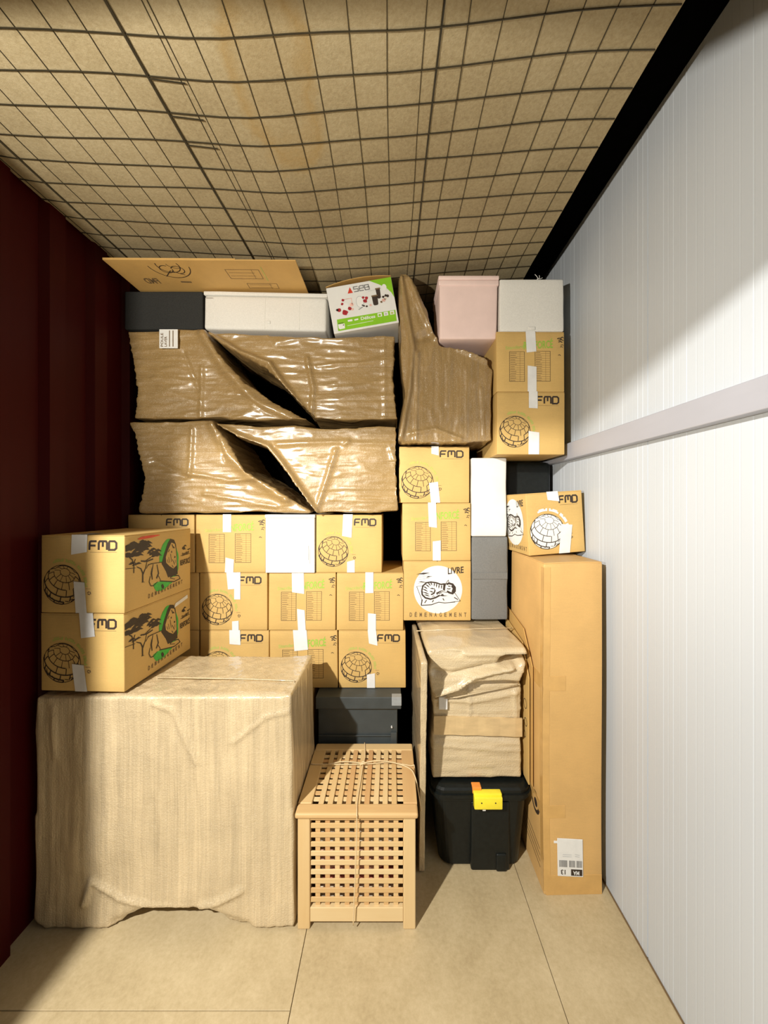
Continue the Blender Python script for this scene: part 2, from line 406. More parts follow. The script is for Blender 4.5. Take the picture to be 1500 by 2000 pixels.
def cat_face(root, mapf, w, h, warp, livre=True):
    g = Ink(mapf, w, h, warp)
    g.fan(.51, .52, .36, .40, M['paper'], 1, 48, 5); g.build('printed_disc', root)
    g = Ink(mapf, w, h, warp); K = M['ink']
    def T(x, y): return (x/1500*1.145-.075, 1-(y-110)/1150)      # from the enlarged photo of the print
    def S(pts, wd, lay=2, cl=False, m=K): g.stroke([T(*p) for p in pts], wd, m, lay, cl)
    def Pn(pts, m=K, lay=2): g.poly([T(*p) for p in pts], m, lay)
    S([(350, 600), (450, 850), (440, 970), (640, 955), (780, 905), (900, 920), (1200, 880), (1090, 720)], .003)
    S([(460, 850), (440, 960)], .006); S([(350, 600), (460, 590)], .002)
    for a, b in (((545, 860), (505, 920)), ((680, 860), (655, 905)), ((860, 830), (885, 870)), ((1080, 810), (1155, 855))): S([a, b], .005)
    S([(440, 965), (640, 950), (780, 903), (900, 918), (1100, 900)], .004)
    body = [(450, 680), (470, 590), (540, 530), (630, 515), (730, 530), (820, 560), (900, 550)]
    S(body, .008); S([(450, 680), (460, 760), (520, 820), (620, 845), (720, 815), (800, 770)], .009)
    for k, (a, b) in enumerate([((480, 600), (560, 650)), ((520, 560), (600, 620)), ((570, 530), (620, 590)), ((620, 520), (650, 580)), ((465, 650), (570, 700)), ((470, 710), (590, 750)),
                                ((500, 760), (600, 790)), ((700, 530), (690, 600)), ((740, 540), (735, 620)), ((790, 560), (780, 640)), ((610, 640), (700, 650)), ((600, 690), (680, 720)), ((840, 570), (830, 650))]):
        S([a, ((a[0]+b[0])/2, (a[1]+b[1])/2-6), b], [.002, .007, .002])
    Pn([(690, 620), (720, 680), (700, 740), (640, 770), (620, 750), (680, 720), (695, 670)])
    Pn([(870, 560), (930, 530), (910, 600), (900, 690), (860, 660)])
    S([(930, 560), (980, 540), (1050, 560), (1095, 620), (1095, 690), (1050, 735), (990, 720), (940, 690)], .011)
    Pn([(1050, 560), (1100, 620), (1100, 690), (1060, 735), (1030, 700), (1050, 640), (1020, 600)])
    S([(920, 540), (965, 480), (985, 545)], .003); S([(960, 590), (1010, 600)], .005); S([(940, 640), (980, 650), (1010, 640)], .005)
    Pn([(730, 720), (820, 680), (900, 670), (820, 700), (740, 760)])
    S([(780, 740), (860, 700), (940, 720)], .003); Pn([(790, 780), (860, 740), (880, 770), (960, 780), (860, 790)])
    for k in range(3): S([(740+k*35, 730-k*10), (760+k*35, 760-k*10)], .003)
    S([(650, 800), (680, 780), (700, 800)], .003)
    Pn([(340, 368), (480, 335), (615, 338), (490, 370)]); Pn([(530, 440), (570, 405), (660, 402), (600, 418)]); Pn([(380, 515), (440, 500), (560, 525), (450, 522)])
    for y in (400, 430, 470, 545): S([(370, y), (600, y-30)], .0015, m=M['grey_ink'])
    g.build('printed_cat', root)
    g = Ink(mapf, w, h, warp)
    if livre: g.text('LIVRE', .655, .775, .89, .885, K, 2, slope=.025)
    else: g.text('LIVRE', .70, .76, .95, .90, M['ink_soft'], 2, slope=.025)
    for k, c in enumerate('DÉMENAGEMENT'):
        u = .09+k*.0735; g.text(c, u, .065, u+.034, .135 if c != 'É' else .15, M['ink_soft'], 2)
    g.build('printed_lettering', root)

def lion_face(root, mapf, w, h, warp, mark=None):
    K = M['ink']
    def T(x, y):   # enlarged photo -> face fractions (the print runs to the far edge)
        u = (x-95)/(1375-95); yt = 150+(45-150)*u; yb = 1545+(1080-1545)*u
        return (u, 1-(y-yt)/(yb-yt))
    g = Ink(mapf, w, h, warp)
    g.fan(.615, .53, .155, .345, M['green_pen'], 1, 36, 4, tilt=.12, jag=.03, seed=2)
    g.fan(.50, .24, .13, .11, M['green_pen'], 1, 30, 3, jag=.06, seed=5)
    g.build('green_marker_oval', root)
    g = Ink(mapf, w, h, warp)
    def S(pts, wd, lay=3, cl=False, m=K): g.stroke([T(*p) for p in pts], wd, m, lay, cl)
    def Pn(pts, m=K, lay=3): g.poly([T(*p) for p in pts], m, lay)
    body = [(470, 690), (560, 670), (720, 650), (800, 800), (900, 920), (1080, 880), (1110, 930), (980, 990), (800, 990), (640, 1000), (560, 1040), (500, 1060), (490, 980), (520, 900), (540, 760)]
    Pn(body, M['card'], 2)
    Pn([(900, 230), (980, 250), (1020, 330), (1040, 500), (1050, 700), (1060, 850), (960, 890), (850, 920), (800, 800), (720, 680), (770, 500), (840, 320)])
    Pn([(920, 300), (990, 320), (1015, 420), (1030, 560), (1035, 700), (960, 760), (880, 720), (810, 660), (800, 560), (850, 430)], M['card'], 4)
    for a, b, wd in (((930, 330), (960, 400), .006), ((960, 370), (990, 400), .005), ((850, 470), (880, 420), .005), ((920, 450), (925, 480), .008), ((980, 550), (1005, 560), .009), ((900, 500), (920, 640), .004), ((940, 600), (990, 690), .004),
                     ((860, 560), (880, 660), .003), ((1000, 600), (1000, 660), .003), ((830, 600), (850, 660), .003), ((930, 700), (960, 740), .004)): S([a, b], wd, 5)
    S(body[:4], .0035, 4); S([(900, 920), (960, 880), (1080, 880), (1115, 930), (980, 990), (800, 990), (680, 985)], .005, 4)
    S([(560, 680), (530, 850), (545, 960)], [.004, .009, .006], 4); S([(630, 690), (660, 850), (620, 940)], [.005, .008, .009], 4); S([(650, 880), (700, 970)], .004, 4)
    S([(510, 900), (490, 1000), (520, 1070), (570, 1070), (640, 1000)], .0035, 4); S([(890, 930), (1000, 945)], .003, 4); S([(440, 760), (470, 700), (530, 670)], .003, 4)
    Pn([(715, 1060), (745, 1035), (775, 1080), (760, 1130), (725, 1110)])
    g.build('printed_lion', root)
    g = Ink(mapf, w, h, warp); rnd = random.Random(8)
    def tree(cx, cy, rx, ry, n, sz):
        for k in range(n):
            a = rnd.uniform(0, 6.28); q = math.sqrt(rnd.random()); x = cx+rx*q*math.cos(a); y = cy+ry*q*math.sin(a); l = sz*rnd.uniform(.6, 1.3)
            Pn([(x-l, y+l*.3), (x-l*.5, y-l*.25), (x+l*.1, y-l*.5), (x+l*.6, y-l*.2), (x+l, y+l*.15), (x+l*.2, y+l*.1), (x-l*.3, y+l*.35)], K, 1)
    tree(290, 360, 185, 115, 26, 80); tree(220, 500, 110, 45, 14, 66); tree(580, 480, 100, 75, 13, 62); tree(260, 670, 60, 22, 5, 55); tree(430, 340, 90, 60, 8, 70)
    S([(235, 830), (235, 680), (210, 590), (160, 540)], .005); S([(235, 660), (260, 580)], .004)
    S([(380, 1005), (380, 840), (350, 760), (280, 720)], [.007, .007, .005, .003]); S([(385, 860), (430, 740), (450, 640)], [.006, .004, .003])
    S([(350, 620), (450, 630), (560, 590)], .006); S([(400, 640), (520, 560)], .004); S([(100, 750), (260, 740)], .0025); S([(360, 1000), (410, 1000)], .002)
    tree(1225, 385, 45, 45, 5, 34); tree(1330, 400, 22, 22, 3, 22); S([(1130, 530), (1370, 480)], .002)
    g.build('printed_acacia', root)
    g = Ink(mapf, w, h, warp)
    g.text('Standard', .835, .565, .965, .62, K, 3, slope=.025); g.text('RENFORCÉ', .80, .42, .985, .53, K, 3, slope=.012)
    for k, c in enumerate('DÉMÉNAGEMENT'):
        u = .30+k*.047; g.text(c, u, .085+.004*k, u+.024, .145+.004*k, M['ink_soft'], 3)
    g.build('printed_lettering', root)
    if mark == 'red':
        g = Ink(mapf, w, h, warp); g.stroke([(.16, .93), (.22, .94), (.34, .945), (.46, .95)], [.004, .012, .012, .003], M['red_pen'], 4); g.build('red_marker_line', root)
    if mark == 'tape':
        g = Ink(mapf, w, h, warp); g.poly([(.70, .80), (.72, .86), (.94, .92), (.945, .865)], M['tape'], 6); g.build('tape_strip', root)

def tape_down(mb, u, v_end, w, h, dep, wd, skew=0, top=True, ragged=0):
    """a strip of white tape that comes over the edge of the carton and down (or up) its front"""
    x0, x1 = -w/2+u*w-wd/2, -w/2+u*w+wd/2; e = .0028
    ye = -dep/2
    if top:
        z0, z1 = h*v_end, h
        n = 6; rows = [(z1+e-(z1+e-z0)*k/n, ye-e) for k in range(n+1)]
        rows = [(h+e, ye+.09), (h+e, ye+.03)]+rows
    else:
        z0, z1 = 0, h*v_end; n = 6; rows = [(z0+.001+(z1-z0)*k/n, ye-e) for k in range(n+1)]
    vs = []; fs = []
    L = len(rows)
    for i, (z, y) in enumerate(rows):
        k = i/(L-1); sx = skew*k; rg = ragged if i == L-1 else 0
        vs += [(x0+sx, y, z+rg*.006), (x1+sx*1.05, y, z-rg*.006)]
    for i in range(L-1): fs.append((2*i, 2*i+1, 2*i+3, 2*i+2))
    mb.add(vs, fs, M['tape'])
    # lifted ragged patch edge gives the strip its thickness
    vb = [(x, y+.0009, z) for x, y, z in vs]; mb.add(vb, fs, M['tape'])

def carton(label, x0, x1, z0, z1, y, dep, face='globe', tapes=(), group='moving cartons', yaw=0, roll=0, side=None, left=None, mark=None, mat=None, seed=0, name='moving_carton', flaps=True):
    w, h = x1-x0, z1-z0
    rnd = random.Random(seed*7+1)
    root = thing(name, label, 'box', ((x0+x1)/2, y+dep/2, z0), (0, R(-roll), R(yaw)), group)
    bg = rnd.uniform(.001, .0025); sk = rnd.uniform(-.004, .004); sk2 = rnd.uniform(-.0008, .0008)
    def warp(p):
        fx = min(1, max(0, (p.x+w/2)/w)); fz = min(1, max(0, p.z/h))
        b = bg*16*fx*(1-fx)*fz*(1-fz)
        fy = 1 if p.y < -dep/2+.02 else 0
        sd = .0015*16*fz*(1-fz)*max(0, (p.y+dep/2)/dep)*(1-(p.y+dep/2)/dep)
        return Vector((p.x+sk*fz*.6+(sd if p.x > w/2-.01 else 0), p.y-b*fy, p.z+sk2*fz*(fx-.5)*1.5))
    mt = mat or M['card']
    b = MB(warp); b.rbox((-w/2, -dep/2, 0), (w/2, dep/2, h-(.004 if flaps else 0)), mt, .004, 2, (8, 8, 8)); b.build('carton_body', root, True)
    if flaps:
        for s in (-1, 1):
            f = MB(warp); xa, xb = (-w/2+.001, -.0015) if s < 0 else (.0015, w/2-.001)
            f.rbox((xa, -dep/2+.0006, h-.0045), (xb, dep/2-.001, h), mt, .0015, 1, (4, 4, 1)); f.build('top_flap', root)
    mf = lambda s, t, lay: Vector((-w/2+s, -dep/2-.0006-.0003*lay, t))
    if face == 'globe': globe_face(root, mf, w, h, warp)
    if face == 'globe_white': globe_face(root, mf, w, h, warp, True)
    if face == 'table': table_face(root, mf, w, h, warp)
    if face == 'cat': cat_face(root, mf, w, h, warp)
    if side == 'lion': lion_face(root, lambda s, t, lay: Vector((w/2+.0006+.0003*lay, -dep/2+s, t)), dep, h, warp, mark)
    if left == 'cat': cat_face(root, lambda s, t, lay: Vector((-w/2-.0006-.0003*lay, dep/2-s, t)), dep, h, warp)
    for tp in tapes:
        m = MB(warp); tape_down(m, tp[1], tp[2], w, h, dep, tp[3], tp[4] if len(tp) > 4 else 0, tp[0] == 't', rnd.uniform(-1, 1)); m.build('tape_strip', root)
    return root

# ------------------------------------------------------------------ structure
XR, XL, YB, YF = .978, -1.49, 2.69, -1.6
# floor slabs
fl = MB(); fl.box((XL-.1, YF, -.06), (XR+.1, YB+.1, -.019), M['void']); floor = fl.build('floor', kind='structure')
def slab(x0, x1, y0, y1):
    m = MB(); m.rbox((x0+.0012, y0+.0012, -.02), (x1-.0012, y1-.0012, 0), M['floor'], .0015, 1); return m.build('floor_board', floor)
slab(XL-.05, -.345, 1.31, YB); slab(XL-.05, -.345, YF, 1.31); slab(-.345, .588, .55, YB); slab(-.345, .588, YF, .55); slab(.588, XR, YF, YB)
# right wall: insulated panels with fine vertical ribs
m = MB(); m.box((XR+.002, YF, 0), (XR+.05, YB, 3.35), M['void']); wr = m.build('wall_right', kind='structure')
def wpanel(y0, y1):
    m = MB(); prof = [(XR+.002, y0), (XR-.006, y0+.002)]
    y = y0+.002; k = 0; rnd = random.Random(int(y0*100)+999)
    while y < y1-.05:
        y += rnd.choice((.024, .03, .04)); dd = rnd.choice((.0002, .0004, .0009))
        prof += [(XR-.006, y-.003), (XR-.006+dd, y-.0015), (XR-.006+dd, y+.0015), (XR-.006, y+.003)]
    prof += [(XR-.006, y1-.002), (XR+.002, y1)]
    vs = [(x, yy, z) for x, yy in prof for z in (0.002, 3.34)]
    m.add(vs, [(2*i, 2*i+1, 2*i+3, 2*i+2) for i in range(len(prof)-1)], M['wallpanel']); m.build('wall_panel', wr)
for a, b in ((YF, -.85), (-.85, .31), (.31, 1.46), (1.46, YB)): wpanel(a+.0015, b-.0015)
# rail
m = MB(); m.rbox((XR-.047, YF, 1.963), (XR-.007, YB-.01, 2.049), M['rail'], .004, 2, (1, 1, 1)); m.build('trim_1', kind='structure')
# floor angle at right wall
m = MB(); m.rbox((XR-.012, YF, 0.0), (XR-.006, YB-.01, .004), M['ink_soft'], .001, 1); m.build('baseboard_right', kind='structure')
# left wall: ribbed dark red sheet
m = MB(); prof = []; y = YF
YW = .25
ribs = [.43+.25*k for k in range(9)]
for c in ribs: prof += [(XL, c-.06), (XL+.032, c-.04), (XL+.032, c+.04), (XL, c+.06)]
prof = [(XL, YW)]+[p for p in prof if YW < p[1] < YB]+[(XL, YB)]
vs = [(x, yy, z) for x, yy in prof for z in (0, 3.34)]
m.add(vs, [(2*i, 2*i+2, 2*i+3, 2*i+1) for i in range(len(prof)-1)], M['red_wall'])
m.box((XL-.05, YW, 0), (XL-.003, YB, 3.34), M['red_wall']); m.build('wall_left', kind='structure')
m = MB(); m.rbox((XL, .26, 0), (-1.335, .30, 3.3), M['red_wall'], .003); m.build('trim_2', kind='structure')          # door jamb
m = MB(); m.rbox((XL, .25, 2.50), (XR-.007, .30, 3.33), M['red_wall'], .003); m.build('trim_3', kind='structure')   # door lintel
m = MB(); m.box((XL-.1, YB, -.05), (XR+.1, YB+.05, 3.4), M['void']); m.build('wall_back', kind='structure')
m = MB(); m.box((XL-.1, -.25, 3.34), (XR+.1, YB+.1, 3.38), M['void']); m.box((XL-.05, -.25, 3.0), (XR, -.2, 3.34), M['void']); m.build('roof', kind='structure')
m = MB(); m.rbox((.84, -.2, 3.17), (XR-.007, YB-.01, 3.335), M['void'], .003); m.build('trim_4', kind='structure')   # black block added to keep the gap beside the ceiling dark
# ceiling blanket held by wire mesh
ZC = [(-1.47, 1.285), (-1.40, 1.272), (-1.03, 1.256), (-.52, 1.228), (-.42, 1.227), (-.21, 1.24), (0, 1.252), (.3, 1.282), (.5, 1.298), (.62, 1.305), (.85, 1.315)]
def zc(x, y):
    x = min(max(x, -1.47), .85)
    for (a, za), (b, zb) in zip(ZC, ZC[1:]):
        if a <= x <= b: z = za+(zb-za)*(x-a)/(b-a); break
    return EYE+z+.004*math.sin(y*5.1+x*2)+.003*math.sin(x*9-y*3)-.03*max(0, (y-2.1)/.6)*max(0, x+.4)
wx = [-1.44, -1.29, -1.19, -1.09, -.987, -.89, -.80, -.617, -.597, -.514, -.416, -.313, -.212, -.111, -.007, .094, .197, .298, .403, .5, .597, .69]
wy = [.005+.1005*k for k in range(27)]
def cell(a, arr):
    for p, q in zip(arr, arr[1:]):
        if p <= a <= q and q-p > .03: t = (a-p)/(q-p); return 4*t*(1-t)
    return .1
m = MB(); xs = [-1.47+.0133*k for k in range(170)]; xs = [x for x in xs if x <= .775]; ys = [-.22+.02*k for k in range(144)]
vs = []; fs = []
for x in xs:
    for y in ys:
        p = cell(x, wx)*cell(y, wy); pk = -.001*p+.0018
        vs.append((x, y, zc(x, y)+pk+.0006*noise.noise(Vector((x*5, y*5, 0)))))
ny = len(ys)
for i in range(len(xs)-1):
    for j in range(ny-1): fs.append((i*ny+j, i*ny+j+1, (i+1)*ny+j+1, (i+1)*ny+j))
m.add(vs, fs, M['ceil']); ceil = m.build('ceiling', smooth=True, kind='structure')
def wire_path(f, n): return [f(k/n) for k in range(n+1)]
rnd = random.Random(4)
for i, x in enumerate(wx):
    ph = rnd.uniform(0, 6); dr = rnd.uniform(-.012, .012)
    m = MB(); m.tube(wire_path(lambda t: (x+dr*t+.003*math.sin(t*17+ph), -.2+t*2.85, zc(x, -.2+t*2.85)+.001), 28), .0016, M['wire'], 4, False); m.build('mesh_wire', ceil)
for i, y in enumerate(wy):
    ph = rnd.uniform(0, 6)
    m = MB(); m.tube(wire_path(lambda t: (-1.47+t*2.23, y+.003*math.sin(t*11+ph), zc(-1.47+t*2.23, y)-.0015), 24), .0019, M['wire'], 4, False); m.build('mesh_wire', ceil)
for y in (1.112, 1.22, 1.32, .91, .81):
    m = MB(); m.tube([(-.70, y, zc(-.70, y)-.004), (-.60, y+.006, zc(-.6, y)-.003)], .0018, M['wire'], 4, False); m.build('mesh_wire', ceil)
for x, r, w2 in ((-.70, .0042, 0), (.148, .003, -.035), (-1.352, .004, -.02)):
    m = MB(); m.tube(wire_path(lambda t: (x+w2*t+.003*math.sin(t*9), -.2+t*2.85, zc(x, -.2+t*2.85)-.002), 28), r, M['wire'], 5, False); m.build('ceiling_seam', ceil)

# ------------------------------------------------------------------ bubble-wrapped things
def wrapped(name, parent, poly, y0, y1, mat, voxel=.011, smooth=6, big=.006, wr=.004, wdir=(1, 1, 8), folds=(), dish=(), seed=0, shear=None, taper=None):
    """poly: (x, z) outline in parent's local frame; front at y0; folds: (points, amplitude, width) pushed towards the viewer"""
    bm = bmesh.new(); a = [bm.verts.new((x, y0, z)) for x, z in poly]; b = [bm.verts.new((x, y1, z)) for x, z in poly]
    bm.faces.new(a); bm.faces.new(b[::-1]); n = len(poly)
    for i in range(n): bm.faces.new((a[i], b[i], b[(i+1) % n], a[(i+1) % n]))
    bmesh.ops.recalc_face_normals(bm, faces=bm.faces)
    me = bpy.data.meshes.new('t'); bm.to_mesh(me); bm.free()
    o = bpy.data.objects.new('t', me); C.objects.link(o)
    r = o.modifiers.new('r', 'REMESH'); r.mode = 'VOXEL'; r.voxel_size = voxel
    s = o.modifiers.new('s', 'SMOOTH'); s.factor = .5; s.iterations = smooth
    me2 = bpy.data.meshes.new_from_object(o.evaluated_get(bpy.context.evaluated_depsgraph_get()))
    bpy.data.objects.remove(o); bpy.data.meshes.remove(me)
    me2.name = name; off = Vector((seed*3.1, seed*1.7, seed*.9))
    segs = []
    for pts, amp, wd in folds:
        P = [Vector((p[0], p[1])) for p in pts]
        segs.append(([(P[i], P[i+1]) for i in range(len(P)-1)], amp, wd))
    new = []
    depth = y1-y0
    for v in me2.vertices:
        p = v.co.copy(); nrm = v.normal
        q = Vector((p.x*wdir[0], p.y*wdir[1], p.z*wdir[2]))*3.5+off
        d = noise.noise(p*4.5+off)*big
        rdg = 1-abs(noise.noise(q)); rdg2 = 1-abs(noise.noise(q*2.3+Vector((5, 5, 5))))
        d += (rdg**4)*wr+(rdg2**5)*wr*.6-wr*.5
        if segs:
            pf = Vector((p.x, p.z)); front = max(0, 1-(p.y-y0)/(depth*.6))
            for ss, amp, wd in segs:
                best = 9
                for A, B in ss:
                    ab = B-A; t = max(0, min(1, (pf-A).dot(ab)/max(ab.length_squared, 1e-9))); best = min(best, (pf-A-ab*t).length)
                if best < 3*wd: p.y -= amp*math.exp(-(best/wd)**2)*front
        p += nrm*d
        if shear: p = shear(p)
        new += [p.x, p.y, p.z]
    me2.vertices.foreach_set('co', new); me2.polygons.foreach_set('use_smooth', [True]*len(me2.polygons)); me2.materials.clear(); me2.materials.append(mat); me2.update()
    ob = bpy.data.objects.new(name, me2); C.objects.link(ob); ob.parent = parent
    return ob
def poly_px(pts, d, ox, oz): return [(PX(x, d)-ox, PZ(y, d)-oz) for x, y in pts]

# large wrapped furniture at front left
BT = .956
root = thing('wrapped_furniture', 'large cube-shaped piece of furniture in bubble wrap standing on the floor at left', 'furniture', (-.92, 1.56, 0))
P = [(66, 1800), (68, 1362), (568, 1358), (577, 1817), (470, 1817), (440, 1806), (412, 1783), (382, 1776), (288, 1777), (252, 1790), (228, 1810), (205, 1818), (90, 1818)]
P = poly_px(P, 1.56, -.92, 0); P = [(x, max(0.004, z)) for x, z in P]
fo = lambda L, a, wd: (poly_px(L, 1.56, -.92, 0), a, wd)
wrapped('bubble_wrap', root, P, .0, .42, M['bub_big'], .010, 7, .007, .003, (6, 6, .6), [
    fo([(165, 1765), (180, 1720), (230, 1752), (300, 1770), (380, 1773), (430, 1760), (470, 1740)], .014, .012),
    fo([(300, 1375), (335, 1388), (360, 1440), (385, 1490)], .008, .01), fo([(560, 1390), (520, 1400), (480, 1430), (455, 1450)], .008, .009),
    fo([(150, 1400), (148, 1700)], .004, .02), fo([(225, 1805), (290, 1778), (380, 1776), (440, 1800), (480, 1812)], -.018, .02), fo([(105, 1380), (108, 1480)], .006, .008)], seed=1)
m = MB()
m.tube([(-.12, .14, BT+.003), (.1, .133, BT+.004), (.3, .125, BT+.003), (.495, .11, BT+.003), (.512, .09, BT-.04)], .003, M['bub_big'], 5); m.build('wrap_fold', root, True)

# cartons stacked on it
g_l = 'two lion-printed cartons on the wrapped furniture'
for k, (z0, z1, lab, mk, tp) in enumerate([
    (BT+.004, BT+.322, 'lower lion-printed moving carton at far left, with white tape dash, on bubble-wrapped furniture', 'tape', [('t', .545, .70, .058, .012), ('b', .49, .345, .050, -.012)]),
    (BT+.324, BT+.642, 'upper lion-printed moving carton at far left, with red marker line on its side', 'red', [('t', .47, .77, .066, -.002), ('b', .49, .40, .046, -.008)])]):
    carton(lab, PX(83, 1.575), PX(83, 1.575)+.353, z0, z1, 1.572, .475, 'globe', tp, g_l, -2.5, 0, 'lion', mark=mk, seed=20+k)

# ------------------------------------------------------------------ back rows of cartons, front faces at y = D
D = 2.12
def col(px0, px1): return PX(px0, D)+.001, PX(px1, D)-.001
gp = 'taped moving cartons in the back wall of boxes'
def c(label, px0, px1, z0, z1, face, tapes, seed, **kw):
    a, b = col(px0, px1); return carton(label, a, b, z0, z1, D, kw.pop('dep', .47), face, tapes, gp, seed=seed, **kw)
# bottom row (on the dark chest and on a hidden support)
m_root = thing('storage_carton', 'plain brown carton hidden behind the large wrapped furniture, carrying the lowest cartons', 'box', (-.93, 2.36, 0))
m = MB(); m.rbox((-.51, -.24, 0), (.50, .23, .708), M['card_dark'], .004, 2, (3, 3, 3)); m.build('carton_body', m_root, True)
for s in (-1, 1):
    m = MB(); m.rbox((-.51 if s < 0 else .002, -.24, .7085), (-.002 if s < 0 else .50, .23, .711), M['card_dark'], .001, 1); m.build('top_flap', m_root)
Z = [.713, 1.029, 1.0305, 1.3475, 1.349, 1.667]
c('globe carton half hidden between the lion cartons and the furniture top, bottom row', 390, 525, Z[0], Z[1], 'globe', [('t', .50, .76, .060, .004), ('b', .5, .3, .045)], 1)
c('bottom-row carton with printed tables, partly behind the big wrapped furniture', 527, 660, Z[0], Z[1], 'table', [('t', .44, .66, .075, .010), ('b', .5, .3, .045)], 2)
c('bottom-row globe carton resting on the black lidded chest', 661.5, 793, Z[0], Z[1], 'globe', [('t', .49, .76, .046, .010), ('b', .48, .245, .044)], 3)
c('carton hidden behind the lower lion carton at left', 252, 388.5, Z[0], Z[1], None, [], 31)
c('middle-row globe carton partly shaded by the lion cartons', 390, 522.5, Z[2], Z[3], 'globe', [('t', .47, .72, .060, .012), ('t', .56, .54, .034, 0), ('b', .53, .16, .036)], 4)
c('middle-row carton with printed tables under the plain white box', 524, 655.5, Z[2], Z[3], 'table', [('t', .43, .65, .066, .004), ('b', .50, .36, .042, -.006)], 5)
c('middle-row carton with printed tables beside the sleeping cat carton', 657, 788, Z[2], Z[3], 'table', [('t', .49, .65, .044, 0), ('b', .53, .29, .044, 0)], 6)
c('carton hidden behind the upper lion carton at left', 252, 388.5, Z[2], Z[3], None, [], 32)
c('top-row carton of which only the lettering shows above the lion cartons', 250, 380, Z[4], Z[5], 'globe', [], 7)
c('top-row carton with printed tables just right of the upper lion carton', 382, 519, Z[4], Z[5], 'table', [('t', .45, .70, .046, 0), ('b', .48, .24, .046, .004)], 8)
c('top-row globe carton right of the plain white box under the wrapped chairs', 617, 746, Z[4], Z[5], 'globe', [('t', .49, .62, .052, -.008), ('b', .53, .20, .042, 0)], 9)
# plain white box
def fabric_box(label, cat, x0, x1, z0, z1, y, dep, mat, lid=None, roll=0, yaw=0, name='storage_box', handle=None, seam=None, r=.008, group=None, strap=None, bulge=.004, seed=0):
    w, h = x1-x0, z1-z0; root = thing(name, label, cat, ((x0+x1)/2, y+dep/2, z0), (0, R(-roll), R(yaw)), group)
    rn = Vector((seed*2.3, seed, seed*.7))
    def warp(p):
        fx = (p.x+w/2)/w; fz = p.z/h; fx = min(max(fx, 0), 1); fz = min(max(fz, 0), 1)
        b = bulge*16*fx*(1-fx)*fz*(1-fz) if p.y < -dep/2+.03 else 0
        n = noise.noise(p*9+rn)*bulge*.6
        return Vector((p.x+n*(1 if abs(p.x) > w/2-.02 else 0), p.y-b-n, p.z))
    m = MB(warp); lh = lid or 0
    m.rbox((-w/2, -dep/2, 0), (w/2, dep/2, h-(lh if lid else 0)), mat, r, 3, (10, 8, 10)); m.build('box_body', root, True)
    if lid:
        m = MB(warp); m.rbox((-w/2-.003, -dep/2-.004, h-lh+.0005), (w/2+.003, dep/2+.003, h), mat, .004, 2, (8, 8, 2)); m.build('lid', root, True)
    if seam:
        for sx in seam:
            m = MB(warp); m.rbox((sx*w-.0015, -dep/2-.0015, .008), (sx*w+.0015, -dep/2+.002, h-lh-.006), mat, .0012, 1, (1, 1, 10)); m.build('seam', root)
    if handle:
        for (hx, hz, hw, hm) in handle:
            m = MB(warp)
            m.rbox((hx-hw*.5, -dep/2-.004, hz-.012), (hx+hw*.5, -dep/2+.001, hz+.004), hm, .002, 1); m.build('handle', root, True)
    return root
a, b = col(519.5, 615.5)
r_ = fabric_box('plain white cardboard box in the top row between two moving cartons', 'box', a, b, Z[4], Z[5]+.002, D-.012, .4, M['white'], .02, r=.003, bulge=.001)
w_, h_ = b-a, Z[5]+.002-Z[4]
m = MB(); m.rbox((w_*.37, -.2028, .07), (w_*.385, -.199, .15), M['pale_ink'], .001, 1); m.rbox((w_*.40, -.2028, .05), (w_*.407, -.199, .13), M['pale_ink'], .001, 1); m.build('handle_slot', r_)

# column D
c('carton showing a sleeping cat on a pillow and the word LIVRE', 788, 920, 1.084, 1.413, 'cat', [], 10, dep=.36)
c('carton with printed tables on the sleeping cat carton', 786, 920, 1.4145, 1.732, 'table', [('t', .43, .58, .044, .006), ('b', .50, .34, .044, 0)], 11)
c('globe carton under the upright wrapped chair, topmost of its column', 779, 917, 1.7335, 2.042, 'globe', [('t', .51, .86, .040, 0), ('b', .52, .36, .05, -.012)], 12)
# column E
x0, x1 = .442, .640
r_ = fabric_box('grey fabric storage case below the white one, on the wrapped stack', 'storage case', x0, x1, 1.088, 1.546, D, .42, M['grey'], None, name='storage_case', seam=(.45,), seed=3, bulge=.006)
m = MB(); m.rbox((-.096, -.219, .225), (.096, -.205, .262), M['grey'], .003, 1, (4, 1, 1)); m.build('carry_strap', r_)
r_ = fabric_box('tall white textile storage case on the grey one, right of the globe carton', 'storage case', x0-.002, x1-.008, 1.548, 1.981, D-.005, .42, M['white'], None, name='storage_case', seed=4, bulge=.005)

# black lidded chest under the bottom row
root = thing('lidded_chest', 'black lidded chest behind the lattice wood side table', 'chest', (-.165, 2.02, 0))
m = MB(); m.rbox((-.225, .02, 0), (.195, .52, .645), M['dark'], .004, 2); m.build('chest_body', root)
m = MB(); m.rbox((-.235, 0, .648), (.215, .54, .711), M['dark'], .004, 2); m.build('lid', root)
m = MB(); m.rbox((.165, -.002, .667), (.2165, .04, .7115), M['silver'], .002, 1); m.build('lid_corner', root)
m = MB(); m.rbox((-.222, .008, .50), (.16, .022, .506), M['dark'], .002, 1); m.rbox((.16, .008, .46), (.192, .022, .52), M['dark'], .002, 1); m.build('front_rail', root)
m = MB(); m.tube([(.165, .022, .548), (.165, .008, .548)], .004, M['paper'], 8); m.build('knob', root)

